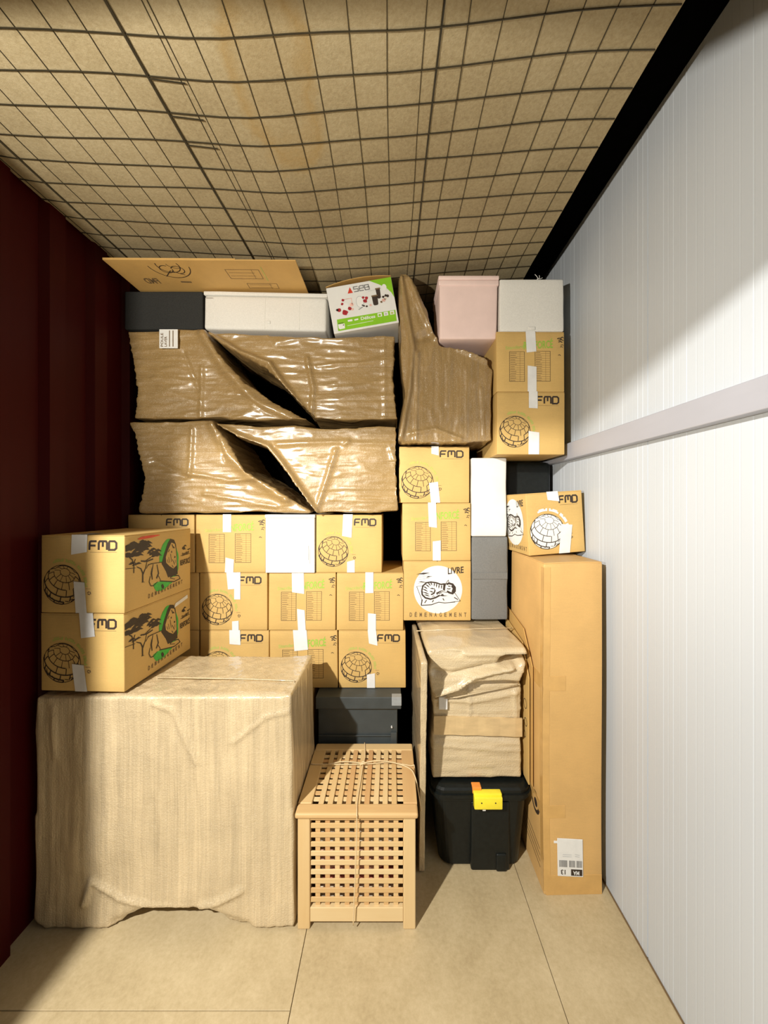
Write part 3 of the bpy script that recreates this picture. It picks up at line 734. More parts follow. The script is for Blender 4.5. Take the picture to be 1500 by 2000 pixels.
# ------------------------------------------------------------------ wrapped chairs (each its own thing)
gc = 'bubble-wrapped chairs stacked under the ceiling'
def chair(label, pts, d, dep, folds, mat, seed, zmin, **kw):
    ox = PX(sum(p[0] for p in pts)/len(pts), d); root = thing('wrapped_chair', label, 'chair', (ox, d, zmin), group=gc)
    P = [(x, max(z, .003)) for x, z in poly_px(pts, d, ox, zmin)]
    fl = [(poly_px(L, d, ox, zmin), a, w2) for L, a, w2 in folds]
    wrapped('bubble_wrap', root, P, 0, dep, mat, .0075, 3, .011, .0055, kw.get('wdir', (1, 1, 7)), fl, seed=seed)
    return root, ox
dC = 2.10
up = lambda L, dy: [(x, y+dy) for x, y in L]
Lp = [(247, 645), (400, 645), (428, 690), (478, 748), (535, 785), (604, 827), (520, 822), (430, 815), (262, 817), (271, 765), (258, 700)]
Rp = [(408, 650), (520, 655), (650, 662), (770, 656), (766, 740), (776, 822), (706, 829), (613, 829), (575, 775), (548, 745), (520, 718), (470, 695), (430, 672)]
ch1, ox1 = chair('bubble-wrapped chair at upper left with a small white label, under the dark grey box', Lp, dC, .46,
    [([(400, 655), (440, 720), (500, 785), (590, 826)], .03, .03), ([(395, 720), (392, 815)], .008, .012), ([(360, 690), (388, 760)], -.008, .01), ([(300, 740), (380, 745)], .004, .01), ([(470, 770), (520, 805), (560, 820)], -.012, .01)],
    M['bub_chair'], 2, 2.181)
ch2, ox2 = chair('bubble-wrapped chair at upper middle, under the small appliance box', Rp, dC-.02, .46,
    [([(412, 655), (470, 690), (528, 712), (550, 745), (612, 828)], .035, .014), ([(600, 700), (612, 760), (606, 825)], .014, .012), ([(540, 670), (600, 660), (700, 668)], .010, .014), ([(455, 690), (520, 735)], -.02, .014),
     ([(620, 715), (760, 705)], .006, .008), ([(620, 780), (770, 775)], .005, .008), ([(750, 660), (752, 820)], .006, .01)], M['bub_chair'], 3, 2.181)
L2 = [(250, 823), (415, 823), (445, 865), (480, 920), (540, 955), (606, 1000), (430, 1001), (272, 1001), (283, 930), (262, 850)]
R2 = [(420, 826), (500, 832), (640, 836), (774, 832), (774, 880), (777, 998), (700, 1001), (620, 1001), (585, 955), (545, 905), (522, 875), (470, 855)]
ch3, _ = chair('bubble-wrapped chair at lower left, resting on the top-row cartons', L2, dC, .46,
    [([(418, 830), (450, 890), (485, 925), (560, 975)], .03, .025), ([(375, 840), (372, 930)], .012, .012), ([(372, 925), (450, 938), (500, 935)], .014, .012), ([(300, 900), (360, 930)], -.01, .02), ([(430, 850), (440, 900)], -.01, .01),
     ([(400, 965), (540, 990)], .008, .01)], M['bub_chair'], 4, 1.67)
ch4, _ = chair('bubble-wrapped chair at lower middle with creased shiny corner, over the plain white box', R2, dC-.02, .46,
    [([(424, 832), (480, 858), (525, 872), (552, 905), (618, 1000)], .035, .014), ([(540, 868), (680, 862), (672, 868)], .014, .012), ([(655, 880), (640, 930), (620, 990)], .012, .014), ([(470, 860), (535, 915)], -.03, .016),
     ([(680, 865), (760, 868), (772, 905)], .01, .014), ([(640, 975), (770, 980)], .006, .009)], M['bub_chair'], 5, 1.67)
# small white label on the first wrapped chair
x0, x1, z0, z1 = PX(311, 2.07)-ox1, PX(347, 2.07)-ox1, PZ(680, 2.07)-2.181, PZ(643, 2.07)-2.181
m = MB(); m.rbox((x0, -.030, z0), (x1, -.026, z1), M['paper'], .001, 1); lab = m.build('paper_label', ch1)
g = Ink(lambda s, t, l: Vector((x0+s, -.0302-.0003*l, z0+t)), x1-x0, z1-z0)
for k, t in enumerate(('POULE', 'LAVER')): g.text(t, .08+k*.2, .08, .22+k*.2, [.8, .62][k], M['ink_soft'], rot90=True)
for k in range(2): g.stroke([(.56+k*.19, .08), (.56+k*.19, .93)], .005, M['ink_soft'])
g.build('label_lettering', lab)

# upright wrapped chair J
J = [(778, 545), (782, 533), (796, 534), (812, 562), (833, 604), (848, 650), (858, 674), (905, 686), (950, 705), (961, 724), (960, 800), (961, 862), (915, 864), (800, 862), (779, 862), (790, 770), (784, 700), (779, 620)]
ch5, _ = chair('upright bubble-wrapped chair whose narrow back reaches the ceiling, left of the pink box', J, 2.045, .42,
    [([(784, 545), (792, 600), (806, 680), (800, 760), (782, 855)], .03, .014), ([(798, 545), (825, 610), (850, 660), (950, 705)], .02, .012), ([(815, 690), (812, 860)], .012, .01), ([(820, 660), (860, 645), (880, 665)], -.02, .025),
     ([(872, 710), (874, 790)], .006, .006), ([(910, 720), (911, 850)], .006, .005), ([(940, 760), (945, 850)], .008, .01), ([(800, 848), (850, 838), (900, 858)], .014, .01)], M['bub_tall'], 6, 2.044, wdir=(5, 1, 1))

# top boxes
a, b, z0 = PX(243, D-.02), PX(396, D-.02), 2.682
fabric_box('flat charcoal fabric box on the upper left wrapped chair, against the red wall', 'storage box', a, b, z0, 2.889, D-.02, .4, M['dgrey'], None, seed=7, bulge=.002)
a, b = PX(398, D-.03), PX(637, D-.03)
r_ = fabric_box('long low white textile box between the charcoal box and the small appliance box', 'storage box', a, b, 2.672, 2.876, D-.03, .38, M['cream'], .02, roll=-1.2, handle=[(.02, .045, .02, M['cream'])], seam=(.0, .28), seed=8, bulge=.004, r=.015)
g = Ink(lambda s, t, l: Vector((-.33+s, -.1965-.0003*l, .16+t)), .05, .01); g.stroke([(.05, .5), (.95, .5)], .003, M['grey_ink']); g.build('small_print', r_)

# appliance box
w2, h2 = .352, .247; a = PX(648, 2.05); z0 = PZ(652, 2.05)
root = thing('appliance_box', 'small white and lime green kitchen appliance box tilted on the wrapped chair', 'box', (a+.012, 2.05, z0), (0, R(-10), 0))
m = MB(); m.rbox((0, 0, 0), (w2, .26, h2), M['white'], .003, 2, (2, 2, 2)); m.build('box_body', root)
m = MB(); vs = []
for k in range(9):
    x = w2*k/8; zz = h2+.004+.02*math.sin(math.pi*k/8)**.8; vs += [(x, .0, zz), (x, .13, zz+.004), (x, .0, zz+.003), (x, .13, zz+.007)]
fs = []
for k in range(8):
    o = 4*k; fs += [(o, o+1, o+5, o+4), (o+2, o+6, o+7, o+3), (o, o+4, o+6, o+2), (o+1, o+3, o+7, o+5)]
m.add(vs, fs, M['card_dark']); m.build('top_flap', root)
g = Ink(lambda s, t, l: Vector((s, -.0006-.0003*l, t)), w2, h2, clip=.001); GR = M['seb_green']
g.poly([(.66, .995), (.995, .995), (.995, .55), (.965, .66), (.90, .78), (.80, .88)], GR)
g.fan(.87, .80, .035, .07, M['paper'], 2, 14, 2)
g.poly([(.07, .04), (.97, .04), (.975, .28), (.08, .29)], GR)
g.build('green_panel', root)
g = Ink(lambda s, t, l: Vector((s, -.0006-.0003*l, t)), w2, h2, clip=.001)
g.poly([(.31, .80), (.39, .80), (.355, .93)], M['red_pen'], 2)
bx = [[(1, 1), (0, 1), (0, .55), (1, .5), (1, 0), (0, 0)], [(1, .0), (.1, 0), (0, .2), (0, .85), (.2, 1), (1, 1), (1, .5), (0, .5)], [(0, 0), (0, 1), (.9, 1), (.9, .55), (0, .5), (1, .5), (1, 0), (0, 0)]]
for k, pts in enumerate(bx): g.stroke([(.41+k*.085+x*.065, .815+y*.105) for x, y in pts], .005, M['grey_ink'], 2)
g.stroke([(.62, .775), (.82, .79)], .0015, M['pale_ink'], 2); g.build('brand_lettering', root)
g = Ink(lambda s, t, l: Vector((s, -.0006-.0003*l, t)), w2, h2, clip=.001)
for (u, v, r, mt) in ((.14, .48, .03, 'berry'), (.11, .49, .02, 'ink'), (.22, .41, .045, 'berry'), (.20, .60, .02, 'berry'), (.22, .68, .022, 'berry'), (.30, .48, .03, 'berry'), (.34, .55, .03, 'clothpink'), (.34, .45, .02, 'clothpink'), (.55, .58, .03, 'berry'), (.58, .64, .025, 'berry'),
                      (.53, .66, .02, 'berry'), (.52, .48, .014, 'ink'), (.56, .46, .016, 'ink'), (.50, .50, .012, 'ink'), (.62, .47, .018, 'clothpink'), (.83, .53, .03, 'clothpink'), (.79, .50, .018, 'ink_soft'), (.86, .56, .022, 'clothwhite'), (.83, .60, .02, 'ink'), (.87, .62, .02, 'ink'), (.90, .605, .022, 'ink')):
    g.fan(u, v, r, r*1.3, M[mt], 2, 10, 1, jag=.15, seed=int(u*100))
for (u0, v0, u1, v1) in ((.66, .45, .745, .64), (.735, .58, .80, .78)):
    g.poly([(u0+.005, v0+.02), (u0+.02, v0), (u1-.02, v0), (u1-.005, v0+.02), (u1, v1), (u0, v1)], M['ink'], 2); g.poly([(u0-.005, v1), (u1+.005, v1), (u1+.005, v1+.03), (u0-.005, v1+.03)], M['ink_soft'], 3)
g.stroke([(.24, .69), (.35, .69), (.35, .55)], .003, M['clothpink'], 2); g.stroke([(.43, .42), (.5, .46)], .003, M['grey_ink'], 2); g.fan(.47, .58, .06, .13, M['pale_ink'], 1, 16, 1); g.fan(.47, .58, .052, .118, M['paper'], 2, 16, 1); g.fan(.23, .53, .06, .09, M['paper'], 1, 16, 1)
g.build('printed_fruit', root)
g = Ink(lambda s, t, l: Vector((s, -.0006-.0003*l, t)), w2, h2, clip=.001)
g.stroke([(.24, .22), (.31, .22)], .010, M['paper'], 2); g.stroke([(.34, .215), (.40, .22)], .008, M['paper'], 2); g.text('Délices', .44, .185, .66, .255, M['paper'], 2); g.stroke([(.22, .12), (.62, .13)], .002, M['paper'], 2)
for k in range(3): g.poly([(.70+k*.095, .19), (.765+k*.095, .19), (.765+k*.095, .27), (.70+k*.095, .27)], M['paper'], 2)
for k in range(3): g.fan(.73+k*.095, .225, .02, .025, [GR, M['pale_ink'], M['green_soft']][k], 3, 10, 1)
g.poly([(.085, .10), (.10, .07), (.18, .075), (.185, .18), (.085, .18)], M['paper'], 2); g.stroke([(.09, .2), (.17, .2)], .003, M['ink'], 2); g.fan(.165, .15, .01, .012, M['ink'], 3, 8, 1)
g.build('printed_lettering', root)

# flat carton sheet on top, overhanging
sheet = thing('flattened_carton', 'flattened printed carton lying on the top boxes under the ceiling', 'cardboard sheet', (-.93, 2.08, 2.8935), (0, R(0.35), 0))
m = MB(); m.rbox((-.455, -.24, 0.0), (.470, .40, .005), M['card_dark'], .001, 1); m.build('sheet', sheet)
m = MB(); m.rbox((-.455, -.2405, .0055), (.18, .38, .0095), M['card_dark'], .001, 1); m.build('upper_flap', sheet)
g = Ink(lambda s, t, l: Vector((-.455+s, -.24+t, -.0006-.0003*l)), .925, .24, clip=.001)
# prints on the underside, cut off by the edge of the sheet
def us(cx, cy, r, a0, a1, wd): g.stroke([(cx+r*math.cos(R(a0+(a1-a0)*k/14))/.925, cy+r*math.sin(R(a0+(a1-a0)*k/14))/.24) for k in range(15)], wd, M['ink'], 1)
us(.31, .18, .10, 5, 178, .004); us(.31, .18, .055, -20, 200, .004); us(.285, .3, .03, 0, 300, .004); us(.345, .32, .03, 200, 480, .004); us(.35, .1, .04, 60, 170, .003)
g.stroke([(.25, .55), (.30, .35), (.36, .5)], .004, M['ink']); g.stroke([(.30, .75), (.36, .76)], .012, M['ink_soft'])
for (a, b, c_, d_) in ((.60, .30, .78, .62), (.67, .80, .84, .995)):
    g.stroke([(a, b), (c_, b), (c_, d_), (a, d_)], .0025, M['ink_soft'], 1, True); g.stroke([(a+.01, (b+d_)/2-.05), (c_-.03, (b+d_)/2-.05)], .0018, M['ink_soft']); g.stroke([(a+.01, (b+d_)/2+.06), (c_-.03, (b+d_)/2+.06)], .0018, M['ink_soft']); g.stroke([(c_-.04, b), (c_-.04, d_)], .0014, M['ink_soft'])
g.text('FMD', .10, .62, .18, .82, M['ink_soft'], rot180=True); g.stroke([(.80, .2), (.80, .7)], .004, M['green_soft'])
g.build('printed_marks', sheet)

# ------------------------------------------------------------------ right columns
dH = 2.0
a, b = .5435, PX(1102, dH)
carton('lower of two globe and table cartons at upper right, above the dark gap', a, b, 1.984, 2.309, dH, .45, 'globe', [('t', .53, .74, .046, 0), ('b', .54, .36, .056, 0)], gp, seed=13, yaw=1.0)
carton('carton with printed tables at upper right, under the white textile box', a, b, 2.3105, 2.622, dH, .45, 'table', [('t', .495, .66, .05, .006), ('b', .52, .42, .046, 0)], gp, seed=14, yaw=.5)
r_ = fabric_box('off-white textile box in the top right corner with a loose thread on top', 'storage box', PX(976, dH), PX(1101, dH), 2.624, 2.897, dH, .4, M['cream'], None, handle=[(.0, .02, .035, M['cream'])], seed=9, bulge=.003)
m = MB()
for pts in ([(.03, -.19, .273), (.035, -.19, .285), (.028, -.19, .295), (.02, -.19, .303)], [(.034, -.19, .275), (.045, -.19, .288), (.043, -.19, .297)], [(.035, -.19, .28), (.05, -.19, .28), (.06, -.19, .285)]): m.tube(pts, .0015, M['paper'], 4)
m.build('loose_thread', r_)
# pink box
x0, x1, z0, z1 = PX(858, dH), PX(973, dH), 2.590, 2.913
root = thing('keepsake_box', 'pale pink lidded box between the upright wrapped chair and the off-white textile box', 'box', ((x0+x1)/2, dH, z0))
w2, h2 = x1-x0, z1-z0
tp = lambda p: Vector((p.x*(1-.02*(1-p.z/h2)), p.y+.012*(1-p.z/h2), p.z))
m = MB(tp); m.rbox((-w2/2, 0, 0), (w2/2, .27, h2-.02), M['pink'], .012, 3, (6, 4, 6)); m.build('box_body', root, True)
m = MB(tp); m.rbox((-w2/2-.004, -.004, h2-.05), (w2/2+.004, .275, h2-.022), M['pink'], .005, 2); m.rbox((-w2/2-.005, -.006, h2-.022), (w2/2+.005, .277, h2), M['pink'], .006, 2); m.build('lid', root, True)

# dark suitcase standing behind, carries the upper right column
root = thing('suitcase', 'black suitcase standing in the dark gap behind the tall carton', 'suitcase', (.80, 2.42, 0))
m = MB(); m.rbox((-.14, -.16, .03), (.14, .16, 1.975), M['black'], .03, 3, (2, 2, 6)); m.build('shell', root, True)
m = MB(); m.rbox((-.144, -.006, .06), (.144, .006, 1.95), M['void'], .002, 1); m.build('zip', root)
for sx in (-.1, .1):
    m = MB(); m.tube([(sx-.012, -.1, .02), (sx+.012, -.1, .02)], .019, M['black'], 10); m.build('wheel', root)

# tall carton
x0, x1, y0, y1, zt = .672, .934, 1.70, 2.16, 1.468
root = thing('tall_carton', 'tall narrow brown carton standing upright beside the white wall', 'box', ((x0+x1)/2, y0, 0))
w2 = x1-x0; dp = y1-y0
wf = lambda p: Vector((p.x-.004*math.sin(p.z*2.1), p.y+.004*math.sin(p.z*4.2+p.x*6), p.z+.004*math.sin(p.x*12+1)*(p.z/zt)))
m = MB(wf); m.rbox((-w2/2, 0, .0), (w2/2, dp, zt-.005), M['card_tall'], .006, 3, (6, 6, 24)); m.build('carton_body', root, True)
for (a, b) in ((0.0, dp/2-.002), (dp/2+.002, dp)):
    m = MB(wf); m.rbox((-w2/2+.002, a+.002, zt-.006), (w2/2-.002, b-.002, zt), M['card_tall'], .002, 1, (4, 3, 1)); m.build('top_flap', root)
for (za, zb, wid) in ((.90, .965, .10), (.335, .39, .10)):
    m = MB(wf); m.rbox((-w2/2-.0012, -.0012, za), (-w2/2+wid, .002, zb), M['browntape'], .0006, 1, (3, 1, 3)); m.rbox((-w2/2-.0012, -.0012, za), (-w2/2+.002, .2, zb), M['browntape'], .0006, 1, (1, 4, 3)); m.build('packing_tape', root)
m = MB(wf); m.rbox((-w2/2-.0012, -.001, .02), (-w2/2+.030, .0015, zt-.02), M['browntape'], .0006, 1, (1, 1, 24)); m.rbox((-w2/2-.0012, -.001, .02), (-w2/2+.0015, .03, zt-.02), M['browntape'], .0006, 1, (1, 1, 24)); m.build('edge_tape', root)
m = MB(wf); m.rbox((-w2/2+.01, -.0012, .0), (w2/2-.003, .002, .085), M['browntape'], .0006, 1, (3, 1, 2)); m.build('packing_tape', root)
# address label
lx0, lx1, lz0, lz1 = PX(1089, y0)-(x0+x1)/2, PX(1139, y0)-(x0+x1)/2, PZ(1709, y0), PZ(1637, y0)
lw = lambda p: wf(Vector((p.x, p.y, p.z-(p.x-lx0)*.07)))
m = MB(lw); m.rbox((lx0, -.0045, lz0), (lx1, -.001, lz1), M['paper'], .001, 1, (2, 1, 2)); m.rbox((lx0-.015, -.004, lz1-.022), (lx0+.005, -.001, lz1-.012), M['paper'], .001, 1); lab = m.build('address_label', root)
g = Ink(lambda s, t, l: Vector((lx0+s, -.0048-.0003*l, lz0+t)), lx1-lx0, lz1-lz0, lw); rnd = random.Random(1)
for (a, b) in ((.06, .38), (.45, .68), (.74, .95)):
    u = a
    while u < b: q = rnd.choice((.006, .01, .016)); g.poly([(u, .25), (u+q, .25), (u+q, .43), (u, .43)], M['grey_ink']); u += q+rnd.choice((.006, .01))
g.text('13', .12, .05, .30, .18, M['ink'], rot180=True); g.poly([(.52, .03), (.97, .03), (.97, .20), (.52, .20)], M['ink']); g.text('MA', .60, .05, .84, .16, M['paper'], 3, rot180=True)
for v in (.53, .58): g.stroke([(.2, v), (.55, v)], .002, M['pale_ink']); g.stroke([(.68, v+.02), (.86, v)], .002, M['pale_ink'])
g.build('label_lettering', lab)
g = Ink(lambda s, t, l: Vector((-w2/2-.0008-.0003*l, .0+dp-s, t)), dp, zt, wf)
uc = 1-.085/dp; a_ = dp/zt
g.fan(uc, .345/zt*1, .105, .105*dp/zt*1.0/1*1, M['ink'], 1, 30, 3); g.fan(uc, .345/zt, .07, .07*dp/zt, M['card_tall'], 2, 24, 2); g.fan(uc+.01, .345/zt, .042, .042*dp/zt, M['ink'], 3, 20, 2)
g.build('printed_emblem', root)
g = Ink(lambda s, t, l: Vector((-w2/2-.0008-.0003*l, .0+dp-s, t)), dp, zt, wf)
for k in range(4): g.stroke([(.45, .08+k*.018), (.92, .06+k*.018)], .004, M['ink_soft'])
g.build('printed_lines', root)

# tilted small carton on it
carton('small tilted globe carton on top of the tall narrow carton', PX(1018, 1.93)+.012, PX(1018, 1.93)+.300, 1.481, 1.787, 1.90, .34, 'globe_white', [('t', .46, .86, .058, .006), ('b', .62, .46, .056, .02)], 'moving cartons', 4.5, 4.0, left='cat', seed=15)

# ------------------------------------------------------------------ wrapped stack on black tote
root = thing('wrapped_stack', 'upright bundle of boxes in loose bubble wrap and brown tape, on the black tote', 'bundle', (.41, 1.85, .405))
dS = 1.85
P = poly_px([(845, 1518), (843, 1450), (847, 1400), (843, 1350), (850, 1290), (1020, 1290), (1016, 1330), (1018, 1350), (1018, 1400), (1020, 1518)], dS, .41, .405); P = [(x, max(z, .003)) for x, z in P]
fS = lambda L, a, wd: (poly_px(L, dS, .41, .405), a, wd)
wrapped('bubble_wrap', root, P, 0, .40, M['bub_stack'], .0095, 3, .007, .004, (1, 1, 5),
        [fS([(848, 1454), (900, 1460), (1016, 1466)], .006, .006), fS([(848, 1436), (950, 1438), (1018, 1446)], -.01, .008), fS([(915, 1345), (918, 1395)], .010, .006), fS([(1005, 1350), (1008, 1400)], .008, .009),
         fS([(850, 1365), (920, 1370), (1010, 1352)], .01, .01)], seed=7)
P = poly_px([(846, 1362), (841, 1340), (837, 1314), (842, 1292), (834, 1276), (840, 1270), (1027, 1266), (1031, 1282), (1025, 1310), (1016, 1331), (985, 1330), (935, 1333), (912, 1336), (890, 1350), (865, 1360)], 1.80, .41, .405)
def sh(p):   # the top of the wrap rises to the back
    t = max(0, min(1, (p.y+.05)/.45)); k = max(0, min(1, (p.z-.42)/.18))
    return Vector((p.x+(p.x*.0-.03*t)*k*(1 if p.x < 0 else .9), p.y, p.z+(.024*min(1, t*1.5))*k))
fT = lambda L, a, wd: (poly_px(L, 1.80, .41, .405), a, wd)
wrapped('loose_sleeve', root, P, -.05, .58, M['bub_stack'], .0095, 3, .009, .004, (1, 1, 5),
        [fT([(1030, 1286), (990, 1288), (985, 1291), (1010, 1294)], -.10, .016), fT([(1038, 1283), (1010, 1303), (985, 1306)], .012, .006), fT([(1034, 1276), (960, 1278), (905, 1277)], .016, .008),
         fT([(1000, 1305), (960, 1313), (925, 1322), (895, 1342), (850, 1358)], .024, .009), fT([(990, 1296), (940, 1305), (880, 1318), (850, 1312)], -.028, .016), fT([(846, 1266), (880, 1272), (910, 1279)], -.008, .006)], seed=9, shear=sh)
# brown tape bands
def band(y0p, y1p, x0p, x1p, off, sl=0):
    m = MB(); xa, xb = PX(x0p, dS)-.41, PX(x1p, dS)-.41; za, zb = PZ(y1p, dS)-.405, PZ(y0p, dS)-.405; n = 12; vs = []
    for k in range(n+1):
        x = xa+(xb-xa)*k/n; e = off+.002*math.sin(k*1.9); s_ = sl*k/n
        vs += [(x, -e, za+s_), (x, -e, zb+s_+.004*math.sin(k*1.3)), (x, -e+.01, za+s_), (x, -e+.01, zb+s_)]
    fs = []
    for k in range(n): o = 4*k; fs += [(o, o+4, o+5, o+1), (o, o+2, o+6, o+4), (o+1, o+5, o+7, o+3)]
    m.add(vs, fs, M['paleband']); m.build('tape_band', root)
band(1397, 1432, 847, 1019, .010, -.012)
m = MB(); m.tube([(PX(849, dS)-.41, -.012, PZ(1362, dS)-.405), (PX(890, dS)-.41, -.024, PZ(1357, dS)-.405), (PX(940, dS)-.41, -.022, PZ(1347, dS)-.405), (PX(1010, dS)-.41, -.014, PZ(1335, dS)-.405)], .0035, M['bub_stack'], 6); m.build('wrap_edge', root, True)
m = MB(); m.tube([(-.28, .17, .655), (-.1, .17, .662), (.1, .168, .668), (.225, .165, .672)], .003, M['bub_stack'], 5); m.build('wrap_edge', root, True)
m = MB(); xa = PX(856, dS)-.41; m.rbox((xa, -.020, PZ(1382, dS)-.405), (xa+.042, -.008, PZ(1358, dS)-.405), M['tape'], .003, 1); m.build('paper_label', root)

# black tote with yellow latch
tc = (.425, 2.0)
root = thing('storage_tote', 'black plastic lidded tote with yellow latch standing on the floor', 'storage tote', (tc[0], tc[1], 0))
def rrect(hw, hd, r, n=6):
    o = []
    for cx_, cy_, a0 in ((hw-r, hd-r, 0), (-hw+r, hd-r, 90), (-hw+r, -hd+r, 180), (hw-r, -hd+r, 270)):
        for k in range(n+1): a = R(a0+90*k/n); o.append((cx_+r*math.cos(a), cy_+r*math.sin(a)))
    return o
def loft(name, levels, mat, front=None, parent=root):
    m = MB(); vs = []; N = None
    for z, hw, hd, r in levels:
        o = rrect(hw, hd, r); N = len(o)
        for x, y in o:
            b = .022*(1-(x/hw)**2) if y < 0 else 0
            vs.append((x, y-b, z))
    fs = [tuple(range(N))[::-1]]
    for i in range(len(levels)-1):
        for k in range(N): fs.append((i*N+k, i*N+(k+1) % N, (i+1)*N+(k+1) % N, (i+1)*N+k))
    fs.append(tuple((len(levels)-1)*N+k for k in range(N)))
    m.add(vs, fs, mat); return m.build(name, parent, False)
loft('tub', [(0, .185, .145, .05), (.012, .197, .157, .05), (.33, .222, .178, .05), (.332, .232, .187, .05), (.345, .232, .187, .05)], M['black'])
loft('lid', [(.346, .236, .190, .055), (.350, .243, .197, .055), (.366, .243, .197, .055), (.368, .236, .190, .055), (.384, .236, .19, .055), (.392, .226, .182, .05), (.398, .215, .17, .045)], M['black'])
m = MB(); m.rbox((-.052, -.193, .003), (.13, -.150, .325), M['black'], .008, 2); m.build('front_rib', root, True)
m = MB(); m.rbox((.065, -.200, .002), (.115, -.160, .085), M['black'], .008, 2); m.build('foot_grip', root, True)
m = MB(); m.rbox((-.045, -.236, .322), (.085, -.205, .378), M['yellow'], .005, 2); m.rbox((-.045, -.225, .370), (.085, -.185, .388), M['yellow'], .005, 2); lt = m.build('latch', root, True)
for x in (-.012, .052): m = MB(); m.tube([(x, -.2372, .354), (x, -.230, .354)], .0032, M['ink'], 8); m.build('latch_hole', lt)
m = MB(); m.rbox((-.005, -.225, .308), (.010, -.208, .324), M['tape'], .002, 1); m.build('latch_tongue', root)
m = MB(); m.rbox((-.047, -.203, .372), (-.005, -.165, .401), M['orange'], .003, 1); m.build('label_tag', root)

# folded carton standing on the tote beside the tall carton
root = thing('folded_carton', 'folded printed carton standing on edge between wrapped bundle and tall carton', 'cardboard sheet', (.656, 1.80, .405), (0, 0, R(-.3)))
m = MB()
vs = [(0, 0, 0), (0, .40, 0), (0, .40, .74), (0, .12, .70), (0, 0, .56), (.0, 0, .3)]
vs2 = [(.005, y, z) for _, y, z in vs]; n = len(vs)
m.add(vs+vs2, [tuple(range(n)), tuple(range(2*n-1, n-1, -1))]+[(i, i+n, (i+1) % n+n, (i+1) % n) for i in range(n)], M['card_dark']); m.build('sheet', root)
m = MB()
vs = [(-.012, .01, 0), (-.012, .38, 0), (-.012, .38, .68), (-.012, .10, .64), (-.012, .01, .50)]; vs2 = [(-.007, y, z) for _, y, z in vs]; n = len(vs)
m.add(vs+vs2, [tuple(range(n)), tuple(range(2*n-1, n-1, -1))]+[(i, i+n, (i+1) % n+n, (i+1) % n) for i in range(n)], M['card']); m.build('sheet', root)
g = Ink(lambda s, t, l: Vector((-.0126-.0003*l, .38-s, t)), .37, .5)
for cx_, cz, r0 in ((.88, .72, .06), (.9, .55, .05), (.86, .42, .04)): g.stroke([(cx_+r0*math.cos(t/10*6.28), cz+r0*.74*math.sin(t/10*6.28)) for t in range(11)], .003, M['ink'])
g.build('printed_marks', root)

# tall wrapped panel left of the bundle, standing on its edge
root = thing('flat_parcel', 'thin bubble-wrapped parcel standing on edge between lattice side table and black tote', 'parcel', (.128, 1.66, 0))
def pan(p):
    t = (p.y)/.6; k = 1-p.z/1.05
    return Vector((p.x-.012*t, p.y+.14*k*(1-t), p.z-.012*t*(1-k)))
wrapped('bubble_wrap', root, [(0, .003), (.026, .003), (.026, 1.045), (0, 1.045)], 0, .58, M['bub_big'], .0085, 1, .003, .001, (1, 1, 6), [], seed=12, shear=pan)

# ------------------------------------------------------------------ lattice side table
LX0, LX1, LY0, LY1, LT = -.392, .107, 1.55, 2.012, .476
root = thing('side_table', 'light wooden lattice side table tied with twine, standing in front of the black chest', 'side table', ((LX0+LX1)/2, (LY0+LY1)/2, 0))
hw, hd = (LX1-LX0)/2, (LY1-LY0)/2
# top frame with rounded corners
def wood(name, a, b, mt, r=.003, par=root): m = MB(); m.rbox(a, b, mt, r, 2); return m.build(name, par, False)
zt0 = LT-.022
fb = .058
wood('top_board', (-hw, -hd, zt0), (hw, -hd+fb, LT), M['wood_x'], .008); wood('top_board', (-hw, hd-fb, zt0), (hw, hd, LT), M['wood_x'], .008)
wood('top_board', (-hw, -hd+fb+.0005, zt0), (-hw+fb, hd-fb-.0005, LT), M['wood_y'], .003); wood('top_board', (hw-fb, -hd+fb+.0005, zt0), (hw, hd-fb-.0005, LT), M['wood_y'], .003)
ux, uy = hw-fb, hd-fb
px_, py_ = 2*ux/10.0, 2*uy/10.0
def inst(o, loc):
    c_ = o.copy(); c_.location = loc; c_.parent = root; C.objects.link(c_); return c_
sx = wood('slat', (-ux-.004, -.0108, -.0028), (ux+.004, .0108, .0028), M['wood_x'], .0015); sx.location = (0, -uy+py_, LT-.0106)
for k in range(2, 10): inst(sx, (0, -uy+py_*k, LT-.0106))
sy = wood('slat', (-.0110, -uy-.004, -.003), (.0110, uy+.004, .003), M['wood_y'], .0015); sy.location = (-ux+px_, 0, LT-.0046)
for k in range(2, 10): inst(sy, (-ux+px_*k, 0, LT-.0046))
